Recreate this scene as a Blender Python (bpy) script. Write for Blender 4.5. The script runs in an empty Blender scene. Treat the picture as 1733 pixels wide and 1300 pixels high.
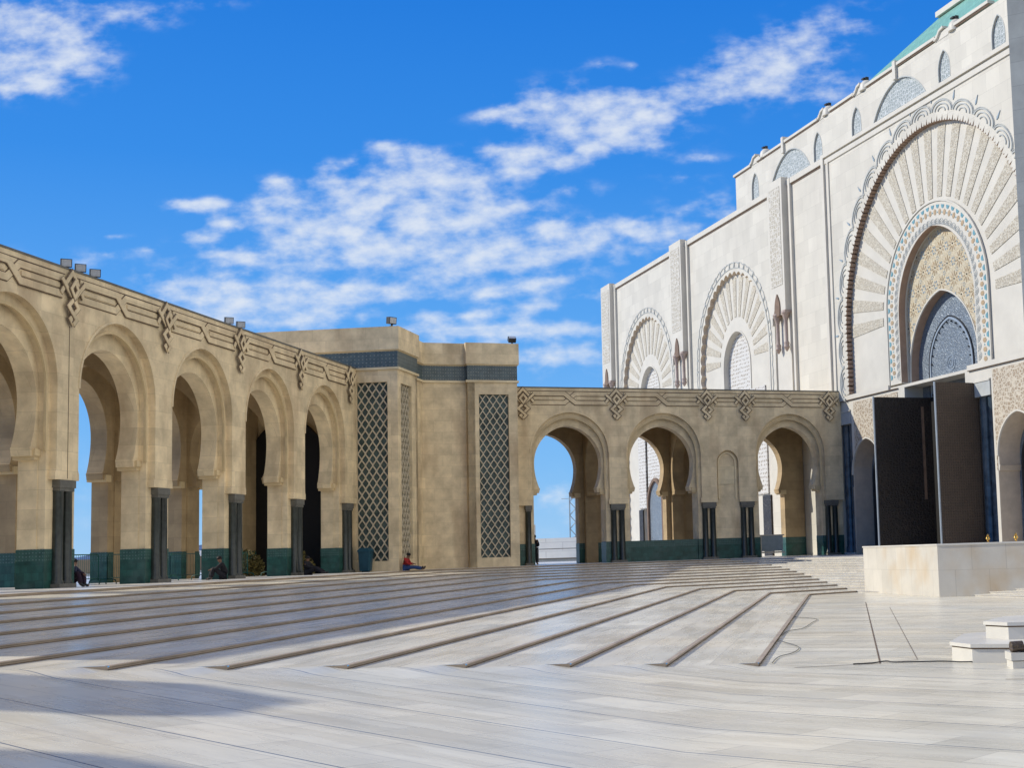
import bpy, math, random
from math import sin, cos, pi, radians, sqrt, atan2, hypot
from mathutils import Vector, Matrix
from mathutils.geometry import tessellate_polygon
random.seed(7)
S = bpy.context.scene
COL = S.collection

# ---------------------------------------------------------------- camera
EYE = 1.5
cam = bpy.data.cameras.new('camera'); co = bpy.data.objects.new('camera', cam); COL.objects.link(co)
cam.sensor_width = 36.0; cam.sensor_fit = 'HORIZONTAL'
cam.lens = 2383.0/1733.0*36.0
cam.shift_x = -(1228.0-866.5)/1733.0
cam.shift_y = (692.0-650.0)/1733.0
cam.clip_start = 0.1; cam.clip_end = 20000
co.matrix_world = Matrix.Translation((0, 0, EYE)) @ Matrix.Rotation(radians(90+5.73), 4, 'X') @ Matrix.Rotation(radians(-1.85), 4, 'Z')
S.camera = co

# ---------------------------------------------------------------- sun and sky
SUN = Vector((-1.60, 0.244, 1.0)).normalized()
sun = bpy.data.lights.new('sun', 'SUN'); sun.energy = 4.4; sun.angle = radians(0.5); sun.color = (1.0, 0.95, 0.84)
so = bpy.data.objects.new('sun', sun); COL.objects.link(so)
so.rotation_euler = SUN.to_track_quat('Z', 'Y').to_euler(); so.location = (0, 0, 60)
S.view_settings.view_transform = 'Standard'; S.view_settings.look = 'None'
S.view_settings.exposure = 0.0; S.view_settings.gamma = 1.0
S.render.engine = 'CYCLES'

w = bpy.data.worlds.new('World'); S.world = w; w.use_nodes = True
wt = w.node_tree; wt.nodes.clear()
def wn(t, **k):
    n = wt.nodes.new(t)
    for a, b in k.items(): setattr(n, a, b)
    return n
sky = wn('ShaderNodeTexSky', sky_type='NISHITA', sun_disc=False)
sky.sun_elevation = math.asin(SUN.z); sky.sun_rotation = atan2(SUN.x, SUN.y)
sky.altitude = 50; sky.air_density = 1.0; sky.dust_density = 0.15; sky.ozone_density = 3.0
hs = wn('ShaderNodeHueSaturation'); hs.inputs['Saturation'].default_value = 1.25; hs.inputs['Value'].default_value = 1.0
wt.links.new(sky.outputs[0], hs.inputs['Color'])
tc = wn('ShaderNodeTexCoord')
STR = 0.12
sep = wn('ShaderNodeSeparateXYZ'); wt.links.new(tc.outputs['Generated'], sep.inputs[0])
def wmath(op, a, b=None, c=None, clamp=False):
    n = wn('ShaderNodeMath', operation=op, use_clamp=clamp)
    for i, v in enumerate((a, b, c)):
        if v is None: continue
        if isinstance(v, (int, float)): n.inputs[i].default_value = v
        else: wt.links.new(v, n.inputs[i])
    return n.outputs[0]
ymax = wmath('MAXIMUM', sep.outputs[1], 0.02)
U = wmath('DIVIDE', sep.outputs[0], ymax); V = wmath('DIVIDE', sep.outputs[2], ymax)
ramp = wn('ShaderNodeValToRGB'); wt.links.new(sep.outputs[2], ramp.inputs[0])
el = ramp.color_ramp.elements
for k_, (p_, c_) in enumerate(((0.0, (.33,.60,.92)), (0.06, (.20,.50,.93)), (0.16, (.10,.38,.90)), (0.27, (.035,.265,.82)), (0.38, (.015,.20,.74)), (1.0, (.02,.12,.45)))):
    e_ = el[k_] if k_ < 2 else el.new(p_)
    e_.position = p_; e_.color = (*[v_ for v_ in c_], 1)
vs0 = wn('ShaderNodeVectorMath', operation='SCALE'); wt.links.new(ramp.outputs[0], vs0.inputs[0]); vs0.inputs['Scale'].default_value = 1.0/STR
skm = wn('ShaderNodeMix', data_type='RGBA'); skm.inputs[0].default_value = 0.93; wt.links.new(hs.outputs[0], skm.inputs[6]); wt.links.new(vs0.outputs[0], skm.inputs[7])
comb = wn('ShaderNodeCombineXYZ'); wt.links.new(U, comb.inputs[0]); wt.links.new(V, comb.inputs[1])
# cloud banks: (heading tangent, height tangent, half width, half height, tilt, weight) in sky directions
CLOUDS = [
 (-0.2562, 0.1521, 0.1272, 0.0111, 0.003, 0.42),(-0.1377, 0.1397, 0.0677, 0.0094, 0.038, 0.45),(-0.3155, 0.2144, 0.0854, 0.013, -0.033, 0.3),(-0.1021, 0.216, 0.064, 0.0108, 0.074, 0.35),(-0.0165, 0.2263, 0.047, 0.0174, 0.145, 0.25),(-0.1543, 0.1617, 0.0509, 0.006, 0.02, 0.4),(-0.4779, 0.224, 0.0514, 0.0061, -0.086, 0.22),(-0.1145, 0.0333, 0.0293, 0.0167, -0.032, 0.2),(-0.4836, 0.0494, 0.0504, 0.0251, -0.032, 0.15),
 (-0.5022, 0.3969, 0.0394, 0.0169, -0.176, 1.15),(-0.5148, 0.375, 0.035, 0.0177, -0.211, 1.0),(-0.4714, 0.3735, 0.0264, 0.0115, -0.299, 0.7),
 (-0.5102, 0.357, 0.0239, 0.0071, -0.122, 0.7),(-0.4306, 0.408, 0.0307, 0.0071, -0.212, 0.45),(-0.3763, 0.413, 0.0261, 0.0036, -0.033, 0.25),
 (-0.3734, 0.2611, 0.0223, 0.0039, -0.033, 1.0),(-0.3605, 0.2471, 0.0107, 0.0044, -0.033, 0.9),(-0.3754, 0.2372, 0.0163, 0.0043, -0.086, 0.6),
 (-0.3241, 0.2604, 0.015, 0.0079, -0.033, 0.9),(-0.3219, 0.2765, 0.0107, 0.0044, -0.033, 0.5),(-0.3561, 0.2244, 0.0193, 0.0039, -0.086, 0.6),
 (-0.3219, 0.2189, 0.0192, 0.0035, -0.033, 0.8),(-0.2863, 0.2867, 0.0095, 0.0044, -0.033, 0.5),(-0.266, 0.29, 0.0052, 0.0031, -0.033, 0.4),
 (-0.2812, 0.2734, 0.0236, 0.0044, -0.033, 0.8),(-0.2466, 0.3017, 0.015, 0.0031, 0.021, 0.4),(-0.307, 0.2467, 0.0257, 0.0109, -0.033, 0.9),
 (-0.2899, 0.2309, 0.0321, 0.0096, -0.033, 1.0),(-0.2556, 0.2472, 0.0343, 0.0152, -0.033, 1.1),(-0.2212, 0.2592, 0.0344, 0.0165, -0.21, 1.2),
 (-0.2252, 0.2935, 0.0194, 0.0061, -0.122, 0.9),(-0.2038, 0.2805, 0.0259, 0.0096, -0.299, 1.0),(-0.1782, 0.2665, 0.0258, 0.0078, -0.21, 0.7),
 (-0.2129, 0.2327, 0.0385, 0.013, -0.033, 1.15),(-0.1789, 0.2186, 0.047, 0.013, -0.033, 1.1),(-0.2472, 0.223, 0.0214, 0.0065, -0.033, 0.7),
 (-0.1871, 0.2449, 0.0257, 0.0061, -0.033, 0.6),(-0.1442, 0.2522, 0.0257, 0.0061, -0.033, 0.5),(-0.1414, 0.2907, 0.0258, 0.0075, -0.122, 1.1),
 (-0.1437, 0.2785, 0.0215, 0.0053, -0.033, 0.6),(-0.1602, 0.3231, 0.0172, 0.0035, 0.182, 0.6),(-0.1344, 0.3179, 0.0258, 0.0053, 0.056, 0.6),
 (-0.0954, 0.3254, 0.0388, 0.0124, -0.123, 0.85),(-0.0743, 0.3092, 0.0388, 0.0132, -0.123, 0.8),(-0.0918, 0.2966, 0.0258, 0.0088, -0.122, 0.6),
 (-0.0654, 0.32, 0.0259, 0.008, -0.033, 0.6),(-0.1135, 0.2863, 0.0258, 0.0044, -0.033, 0.3),(-0.0861, 0.3562, 0.013, 0.0036, 0.147, 0.3),
 (-0.0602, 0.3554, 0.0061, 0.0027, -0.033, 0.3),(-0.0176, 0.3317, 0.0475, 0.0097, 0.182, 0.55),(0.0348, 0.3478, 0.0389, 0.0178, 0.057, 0.62),
 (0.0571, 0.3671, 0.0348, 0.0142, 0.326, 0.5),(0.0817, 0.3329, 0.0302, 0.0098, -0.033, 0.4),(0.0921, 0.3771, 0.0262, 0.0111, 0.414, 0.35),
 (-0.0104, 0.2838, 0.0172, 0.0035, -0.033, 0.35),(-0.028, 0.2703, 0.0172, 0.0026, -0.033, 0.2),(-0.1097, 0.2642, 0.0257, 0.0044, -0.033, 0.3),
 (-0.0933, 0.231, 0.0384, 0.0078, 0.056, 0.6),(-0.1231, 0.2363, 0.0256, 0.0061, 0.056, 0.55),(-0.0589, 0.2364, 0.0214, 0.0061, -0.033, 0.4),
 (-0.3795, 0.1992, 0.0256, 0.006, -0.086, 1.0),(-0.3411, 0.1936, 0.0384, 0.0078, -0.068, 1.0),(-0.29, 0.1941, 0.0341, 0.0065, 0.003, 1.0),
 (-0.2474, 0.1905, 0.0298, 0.0052, 0.003, 0.9),(-0.3581, 0.1812, 0.0383, 0.0069, -0.033, 0.9),(-0.3071, 0.1774, 0.0425, 0.0077, -0.033, 0.8),
 (-0.4137, 0.2111, 0.0085, 0.003, -0.033, 0.4),(-0.4396, 0.2402, 0.012, 0.0017, -0.033, 0.3),(-0.4437, 0.2273, 0.0086, 0.0026, -0.033, 0.3),
 (-0.416, 0.229, 0.0107, 0.0026, -0.033, 0.35),(-0.1666, 0.19, 0.0298, 0.0052, 0.056, 0.8),(-0.1238, 0.1973, 0.0255, 0.0039, 0.109, 0.55),
 (-0.2136, 0.1743, 0.0085, 0.0043, -0.033, 0.6),(-0.1796, 0.1732, 0.0255, 0.0034, 0.02, 0.6),(-0.1412, 0.1784, 0.0191, 0.0043, -0.033, 0.7),
 (-0.1967, 0.1631, 0.0297, 0.003, -0.033, 0.5),(-0.1372, 0.1633, 0.034, 0.0043, -0.033, 0.5),(-0.0943, 0.1855, 0.0255, 0.0052, 0.02, 0.35),
 (-0.1122, 0.1432, 0.0254, 0.0051, -0.033, 0.35),(-0.1588, 0.1447, 0.0254, 0.0034, -0.033, 0.3),(-0.129, 0.0421, 0.0125, 0.0042, 0.494, 0.35),
 (-0.0073, 0.2477, 0.0257, 0.0131, -0.033, 0.25)
]
acc = None
for (cx, cy, rx, ry, tl, wgt) in CLOUDS:
    mp = wn('ShaderNodeMapping', vector_type='TEXTURE')
    mp.inputs['Location'].default_value = (cx, cy, 0); mp.inputs['Rotation'].default_value = (0, 0, tl)
    mp.inputs['Scale'].default_value = (rx*2.3, ry*2.5, 1)
    wt.links.new(comb.outputs[0], mp.inputs['Vector'])
    gr = wn('ShaderNodeTexGradient', gradient_type='QUADRATIC_SPHERE'); wt.links.new(mp.outputs[0], gr.inputs[0])
    t = wmath('MULTIPLY', gr.outputs[1], wgt*1.7)
    acc = t if acc is None else wmath('ADD', acc, t)
acc = wmath('MINIMUM', acc, 1.0)
nm = wn('ShaderNodeMapping'); nm.inputs['Scale'].default_value = (1.0, 1.7, 1.0); nm.inputs['Rotation'].default_value = (0, 0, -0.12)
wt.links.new(comb.outputs[0], nm.inputs[0])
n1 = wn('ShaderNodeTexNoise'); n1.inputs['Scale'].default_value = 40; n1.inputs['Detail'].default_value = 9; n1.inputs['Roughness'].default_value = 0.54; n1.inputs['Distortion'].default_value = 0.0
wt.links.new(nm.outputs[0], n1.inputs['Vector'])
n2 = wn('ShaderNodeTexNoise'); n2.inputs['Scale'].default_value = 60; n2.inputs['Detail'].default_value = 4; n2.inputs['Roughness'].default_value = 0.5
wt.links.new(nm.outputs[0], n2.inputs['Vector'])
dens = wmath('ADD', acc, wmath('MULTIPLY', wmath('SUBTRACT', n1.outputs[0], 0.52), 3.2))
dens = wmath('ADD', dens, wmath('MULTIPLY', wmath('SUBTRACT', n2.outputs[0], 0.5), 0.5))
mr = wn('ShaderNodeMapRange', interpolation_type='SMOOTHSTEP'); mr.inputs['From Min'].default_value = -0.1; mr.inputs['From Max'].default_value = 1.75
wt.links.new(dens, mr.inputs[0])
# gate so that noise alone never makes cloud
gate = wmath('MULTIPLY', acc, 3.0, clamp=True)
cm = wmath('MULTIPLY', mr.outputs[0], gate)
cm = wmath('MULTIPLY', cm, 0.86)
fwd = wmath('GREATER_THAN', sep.outputs[1], 0.03)
cm = wmath('MULTIPLY', cm, fwd)
# unseen bright cloud added behind and beside the viewer to lift the shade
n3 = wn('ShaderNodeTexNoise'); n3.inputs['Scale'].default_value = 2.6; n3.inputs['Detail'].default_value = 6; wt.links.new(tc.outputs['Generated'], n3.inputs['Vector'])
m3 = wn('ShaderNodeMapRange', interpolation_type='SMOOTHSTEP'); m3.inputs['From Min'].default_value = 0.42; m3.inputs['From Max'].default_value = 0.60; m3.inputs['To Max'].default_value = 0.85; wt.links.new(wmath('ADD', n3.outputs[0], wmath("ADD", wmath("MULTIPLY", sep.outputs[0], 0.30), wmath('MULTIPLY', sep.outputs[1], 0.10))), m3.inputs[0])
bk = wn('ShaderNodeMapRange'); bk.inputs['From Min'].default_value = 0.45; bk.inputs['From Max'].default_value = 0.10; wt.links.new(sep.outputs[1], bk.inputs[0])
bm = wmath('MULTIPLY', m3.outputs[0], bk.outputs[0])
mix = wn('ShaderNodeMix', data_type='RGBA'); wt.links.new(cm, mix.inputs[0]); wt.links.new(skm.outputs[2], mix.inputs[6])
mix.inputs[7].default_value = (6.7, 7.1, 7.6, 1)
mixb = wn('ShaderNodeMix', data_type='RGBA'); wt.links.new(bm, mixb.inputs[0]); wt.links.new(mix.outputs[2], mixb.inputs[6]); mixb.inputs[7].default_value = (10.6, 10.0, 8.9, 1)
bg = wn('ShaderNodeBackground'); bg.inputs[1].default_value = STR
wt.links.new(mixb.outputs[2], bg.inputs[0])
wo = wn('ShaderNodeOutputWorld'); wt.links.new(bg.outputs[0], wo.inputs[0])

# ---------------------------------------------------------------- materials
def mat(name, base, rough=0.7, var=0.0, vscale=3.0, brick=None, bump=0.0, bscale=30, spec=0.3, metal=0.0, stain=None, carve=None, col2=None, perf=None, coordrot=None, tint=0.25, vert=False):
    m = bpy.data.materials.new(name); m.use_nodes = True
    nt = m.node_tree; b = nt.nodes['Principled BSDF']
    b.inputs['Roughness'].default_value = rough; b.inputs['Metallic'].default_value = metal
    b.inputs['Specular IOR Level'].default_value = spec
    N = nt.nodes.new; L = nt.links.new
    tcn = N('ShaderNodeTexCoord'); vec = tcn.outputs['Object']
    if coordrot is not None:
        mp = N('ShaderNodeMapping'); mp.inputs['Rotation'].default_value = coordrot; L(vec, mp.inputs[0]); vec = mp.outputs[0]
    if vert:   # wall mapping: (x+y, z)
        sp = N('ShaderNodeSeparateXYZ'); L(vec, sp.inputs[0])
        ad = N('ShaderNodeMath'); ad.operation = 'ADD'; L(sp.outputs[0], ad.inputs[0]); L(sp.outputs[1], ad.inputs[1])
        cb = N('ShaderNodeCombineXYZ'); L(ad.outputs[0], cb.inputs[0]); L(sp.outputs[2], cb.inputs[1]); wv = cb.outputs[0]
    else: wv = vec
    def mixc(f, a, bb):
        mx = N('ShaderNodeMix'); mx.data_type = 'RGBA'
        if isinstance(f, float): mx.inputs[0].default_value = f
        else: L(f, mx.inputs[0])
        for i, v in ((6, a), (7, bb)):
            if isinstance(v, tuple): mx.inputs[i].default_value = (*v[:3], 1)
            else: L(v, mx.inputs[i])
        return mx.outputs[2]
    def rng(s, a, b_, lo=0.0, hi=1.0):
        r = N('ShaderNodeMapRange'); r.inputs['From Min'].default_value = a; r.inputs['From Max'].default_value = b_
        r.inputs['To Min'].default_value = lo; r.inputs['To Max'].default_value = hi; L(s, r.inputs[0]); return r.outputs[0]
    dark = tuple(c*(1-var) for c in base); light = tuple(min(1, c*(1+var*0.8)) for c in base)
    nz = N('ShaderNodeTexNoise'); nz.inputs['Scale'].default_value = vscale; nz.inputs['Detail'].default_value = 6; nz.inputs['Roughness'].default_value = 0.62
    L(vec, nz.inputs['Vector'])
    col = mixc(rng(nz.outputs[0], 0.32, 0.68), dark, light)
    height = None
    if brick:
        br = N('ShaderNodeTexBrick'); L(wv, br.inputs['Vector'])
        br.inputs['Scale'].default_value = 1.0; br.inputs['Brick Width'].default_value = brick[0]; br.inputs['Row Height'].default_value = brick[1]
        br.inputs['Mortar Size'].default_value = brick[2]; br.inputs['Mortar Smooth'].default_value = 0.2; br.inputs['Bias'].default_value = 0.0
        br.inputs['Color1'].default_value = (0.0, 0.0, 0.0, 1); br.inputs['Color2'].default_value = (1, 1, 1, 1); br.inputs['Mortar'].default_value = (0.5, 0.5, 0.5, 1)
        bv = rng(br.outputs[0], 0, 1, 1-tint, 1+tint)
        mm = N('ShaderNodeVectorMath'); mm.operation = 'SCALE'; L(col, mm.inputs[0]); L(bv, mm.inputs['Scale']); col = mm.outputs[0]
        jm = N('ShaderNodeMath'); jm.operation = 'MULTIPLY'; jm.inputs[1].default_value = 0.45; L(br.outputs[1], jm.inputs[0])
        col = mixc(jm.outputs[0], col, tuple(c*0.45 for c in base))
    if stain:
        st = N('ShaderNodeTexNoise'); st.inputs['Scale'].default_value = stain[1]; st.inputs['Detail'].default_value = 5
        mp = N('ShaderNodeMapping'); mp.inputs['Scale'].default_value = (1, 1, stain[3] if len(stain) > 3 else 0.3); L(vec, mp.inputs[0]); L(mp.outputs[0], st.inputs['Vector'])
        col = mixc(rng(st.outputs[0], 0.5, 0.78, 0.0, stain[2]), col, stain[0])
    if carve:      # carved stone relief: cells
        vo = N('ShaderNodeTexVoronoi'); vo.feature = 'DISTANCE_TO_EDGE'; vo.inputs['Scale'].default_value = carve[0]; vo.inputs['Randomness'].default_value = carve[2] if len(carve) > 2 else 0.35
        L(wv, vo.inputs['Vector'])
        vo2 = N('ShaderNodeTexVoronoi'); vo2.inputs['Scale'].default_value = carve[0]*2.3; vo2.inputs['Randomness'].default_value = 0.5; L(wv, vo2.inputs['Vector'])
        f = rng(vo.outputs[0], 0.03, 0.16)
        f2 = rng(vo2.outputs[0], 0.2, 0.5)
        pr = N('ShaderNodeMath'); pr.operation = 'MULTIPLY'; L(f, pr.inputs[0]); L(f2, pr.inputs[1])
        col = mixc(pr.outputs[0], col, carve[1]); height = pr.outputs[0]
    if perf:
        vo = N('ShaderNodeTexVoronoi'); vo.inputs['Scale'].default_value = perf[0]; vo.inputs['Randomness'].default_value = 0.25
        L(wv, vo.inputs['Vector'])
        f = rng(vo.outputs[0], perf[2], perf[2]+0.06, 1, 0)
        col = mixc(f, col, perf[1]); height = f
    if col2:
        ck = N('ShaderNodeTexVoronoi'); ck.inputs['Scale'].default_value = col2[1]; ck.inputs['Randomness'].default_value = 0.15; L(wv, ck.inputs['Vector'])
        col = mixc(rng(ck.outputs[0], 0.14, 0.26, 1, 0), col, col2[0])
    L(col, b.inputs['Base Color'])
    if bump or height is not None:
        bm_ = N('ShaderNodeBump'); bm_.inputs['Distance'].default_value = 0.03 if height is not None else 0.01
        bm_.inputs['Strength'].default_value = 0.6 if height is not None else bump
        if height is not None:
            bm_.invert = True; L(height, bm_.inputs['Height'])
        else:
            nb = N('ShaderNodeTexNoise'); nb.inputs['Scale'].default_value = bscale; nb.inputs['Detail'].default_value = 4; L(vec, nb.inputs['Vector']); L(nb.outputs[0], bm_.inputs['Height'])
        L(bm_.outputs[0], b.inputs['Normal'])
    return m

MT = {}
MT['stone'] = mat('travertine', (0.72, 0.58, 0.36), 0.62, 0.22, 1.3, brick=(1.25, 0.62, 0.006), bump=0.3, vert=True, tint=0.09, stain=((0.33, 0.21, 0.11), 0.9, 0.6, 0.3))
MT['stone_light'] = mat('travertine_pale', (0.74, 0.61, 0.38), 0.6, 0.12, 1.4, brick=(1.0, 0.6, 0.006), bump=0.25, vert=True, tint=0.08, stain=((0.42, 0.27, 0.10), 0.7, 0.45, 0.5))
MT['inner'] = mat('shaded_inner_travertine', (0.41, 0.30, 0.165), 0.65, 0.2, 1.2, brick=(1.25, 0.62, 0.006), vert=True, tint=0.09, stain=((0.24, 0.15, 0.07), 0.6, 0.5, 0.4))  # travertine copy with the gallery's shade put into its darker colour
MT['groove'] = mat('groove_shade_and_joint', (0.15, 0.105, 0.07), 0.9, 0.2)  # dark brown painted as shade in the relief grooves, also used for joints
MT['mould'] = mat('moulding_ochre', (0.62, 0.485, 0.28), 0.6, 0.15, 1.5)
MT['white'] = mat('white_marble', (0.605, 0.57, 0.49), 0.5, 0.08, 0.35, brick=(1.3, 1.0, 0.008), vert=True, tint=0.06, stain=((0.48, 0.44, 0.38), 0.35, 0.4, 0.25))
MT['white2'] = mat('white_marble_plain', (0.61, 0.575, 0.50), 0.5, 0.07, 0.7)
MT['ray'] = mat('carved_marble', (0.575, 0.535, 0.445), 0.6, 0.06, 2, vert=True, carve=(6.5, (0.40, 0.35, 0.27), 0.7))
MT['carved'] = mat('carved_panel', (0.56, 0.50, 0.40), 0.6, 0.06, 2, vert=True, carve=(4.2, (0.33, 0.255, 0.18), 0.9))
MT['pilcarve'] = mat('carved_pilaster', (0.60, 0.575, 0.52), 0.6, 0.06, 2, vert=True, carve=(3.0, (0.42, 0.38, 0.30), 0.5))
MT['lunette'] = mat('lunette_screen', (0.50, 0.53, 0.535), 0.6, 0.1, 2, vert=True, carve=(3.6, (0.25, 0.29, 0.29), 0.5))
MT['perf'] = mat('pierced_screen', (0.60, 0.585, 0.555), 0.6, 0.04, 2, vert=True, perf=(3.4, (0.28, 0.23, 0.17), 0.24))
MT['pinkstone'] = mat('pinkish_stone', (0.38, 0.30, 0.26), 0.6, 0.15, 2)
MT['reveal'] = mat('brown_reveal_stone', (0.34, 0.235, 0.17), 0.7, 0.15, 2)
MT['reveal_pale'] = mat('tan_reveal_stone', (0.55, 0.45, 0.34), 0.7, 0.12, 2)
MT['riser_white'] = mat('white_riser', (0.55, 0.52, 0.47), 0.5, 0.1, 2)
MT['brownstone'] = mat('brown_coping_shade', (0.19, 0.125, 0.085), 0.6, 0.2, 2)
MT['zell'] = mat('zellij_ochre', (0.60, 0.53, 0.39), 0.45, 0.08, 3, vert=True, carve=(7, (0.52, 0.43, 0.28), 0.8))
MT['orange'] = mat('zellij_orange', (0.44, 0.32, 0.19), 0.4, 0.15, 3)
MT['bluegrey'] = mat('zellij_blue_grey', (0.28, 0.35, 0.40), 0.4, 0.15, 3)
MT['tealblue'] = mat('zellij_teal', (0.16, 0.33, 0.38), 0.35, 0.2, 3)
MT['crest'] = mat('crest_grey', (0.43, 0.445, 0.43), 0.6, 0.1, 2)
MT['black'] = mat('black_shade_and_tile', (0.012, 0.011, 0.01), 0.8, 0.1)  # black painted as unlit openings, also the tile rosette centres
MT['door'] = mat('titanium_door', (0.21, 0.25, 0.29), 0.42, 0.12, 2, vert=True, carve=(6.5, (0.13, 0.16, 0.20), 0.7), spec=0.5, metal=0.25)
MT['doortrim'] = mat('door_trim', (0.33, 0.38, 0.43), 0.4, 0.1, 2, spec=0.5, metal=0.3)
MT['leaf_dark'] = mat('bronze_door_dark', (0.030, 0.023, 0.020), 0.38, 0.3, 1.0, vert=True, carve=(5.0, (0.012, 0.010, 0.010), 0.6), spec=0.45)
MT['leaf_brown'] = mat('bronze_door_relief', (0.105, 0.075, 0.05), 0.5, 0.2, 2, vert=True, carve=(7.0, (0.06, 0.042, 0.03), 0.2), spec=0.4)
MT['greentile'] = mat('green_tile_dado', (0.016, 0.072, 0.058), 0.35, 0.35, 2.5, vert=True, brick=(0.25, 0.25, 0.008), tint=0.25, spec=0.4, stain=((0.10, 0.16, 0.15), 1.5, 0.4, 1.0))
MT['greenband'] = mat('green_tile_border', (0.032, 0.085, 0.07), 0.35, 0.3, 5, vert=True, col2=((0.10, 0.17, 0.16), 9.0), spec=0.4)
MT['bandtile'] = mat('frieze_tile', (0.085, 0.115, 0.12), 0.4, 0.25, 4, vert=True, col2=((0.20, 0.22, 0.19), 5.5), spec=0.4)
MT['lattback'] = mat('lattice_tile', (0.065, 0.095, 0.088), 0.4, 0.5, 1.3, vert=True, col2=((0.10, 0.13, 0.10), 3.0))
MT['lattice'] = mat('lattice_stone', (0.56, 0.48, 0.34), 0.6, 0.1, 3)
MT['column'] = mat('green_granite', (0.024, 0.031, 0.027), 0.28, 0.45, 6, spec=0.5)
MT['capital'] = mat('grey_capital', (0.135, 0.13, 0.11), 0.55, 0.2, 5)
MT['bluemarble'] = mat('blue_marble', (0.045, 0.07, 0.095), 0.22, 0.5, 2.5, spec=0.5, stain=((0.20, 0.23, 0.26), 1.2, 0.4, 0.3))
MT['roofgreen'] = mat('green_roof_tile', (0.20, 0.42, 0.34), 0.5, 0.15, 1.5, vert=True, brick=(0.4, 0.4, 0.02), tint=0.1)
MT['metal'] = mat('dark_metal', (0.03, 0.03, 0.032), 0.5, 0.2)
MT['lampglass'] = mat('lamp_glass', (0.42, 0.44, 0.46), 0.15, 0.2, 8, spec=0.6)
MT['fence'] = mat('green_steel', (0.02, 0.10, 0.075), 0.45, 0.2)
MT['gold'] = mat('brass', (0.65, 0.42, 0.12), 0.25, 0.1, metal=1.0)
MT['pylon'] = mat('grey_cladding', (0.33, 0.345, 0.335), 0.5, 0.1, 1.5, vert=True, brick=(60, 1.0, 0.012), tint=0.08)
MT['skin'] = mat('skin', (0.20, 0.105, 0.065), 0.6, 0.1)
MT['hair'] = mat('hair', (0.012, 0.01, 0.009), 0.7, 0.1)
MT['black_cloth'] = mat('black_cloth', (0.012, 0.012, 0.016), 0.85, 0.2)
MT['navy'] = mat('navy_cloth', (0.025, 0.03, 0.06), 0.85, 0.2)
MT['maroon'] = mat('maroon_cloth', (0.022, 0.010, 0.022), 0.85, 0.2)
MT['red'] = mat('red_cloth', (0.33, 0.02, 0.018), 0.85, 0.2)
MT['denim'] = mat('denim', (0.03, 0.06, 0.16), 0.85, 0.2)
MT['plastic_blue'] = mat('blue_plastic', (0.012, 0.06, 0.09), 0.4, 0.15)
MT['rubber'] = mat('rubber', (0.03, 0.03, 0.033), 0.6, 0.1)
MT['whitewash'] = mat('whitewash', (0.88, 0.86, 0.79), 0.8, 0.06, 0.6, brick=(3.0, 1.0, 0.03), vert=True, tint=0.03)
MT['earth'] = mat('ochre_embankment', (0.26, 0.20, 0.14), 0.9, 0.25, 0.3)
MT['headland'] = mat('wooded_headland', (0.055, 0.10, 0.21), 0.95, 0.4, 0.02)  # distance haze painted into the bluish base colour of the woods
MT['bush'] = mat('dry_leaves', (0.12, 0.10, 0.03), 0.8, 0.5, 3)
MT['water'] = mat('sea_water', (0.03, 0.08, 0.14), 0.15, 0.2, 0.05)

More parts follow.
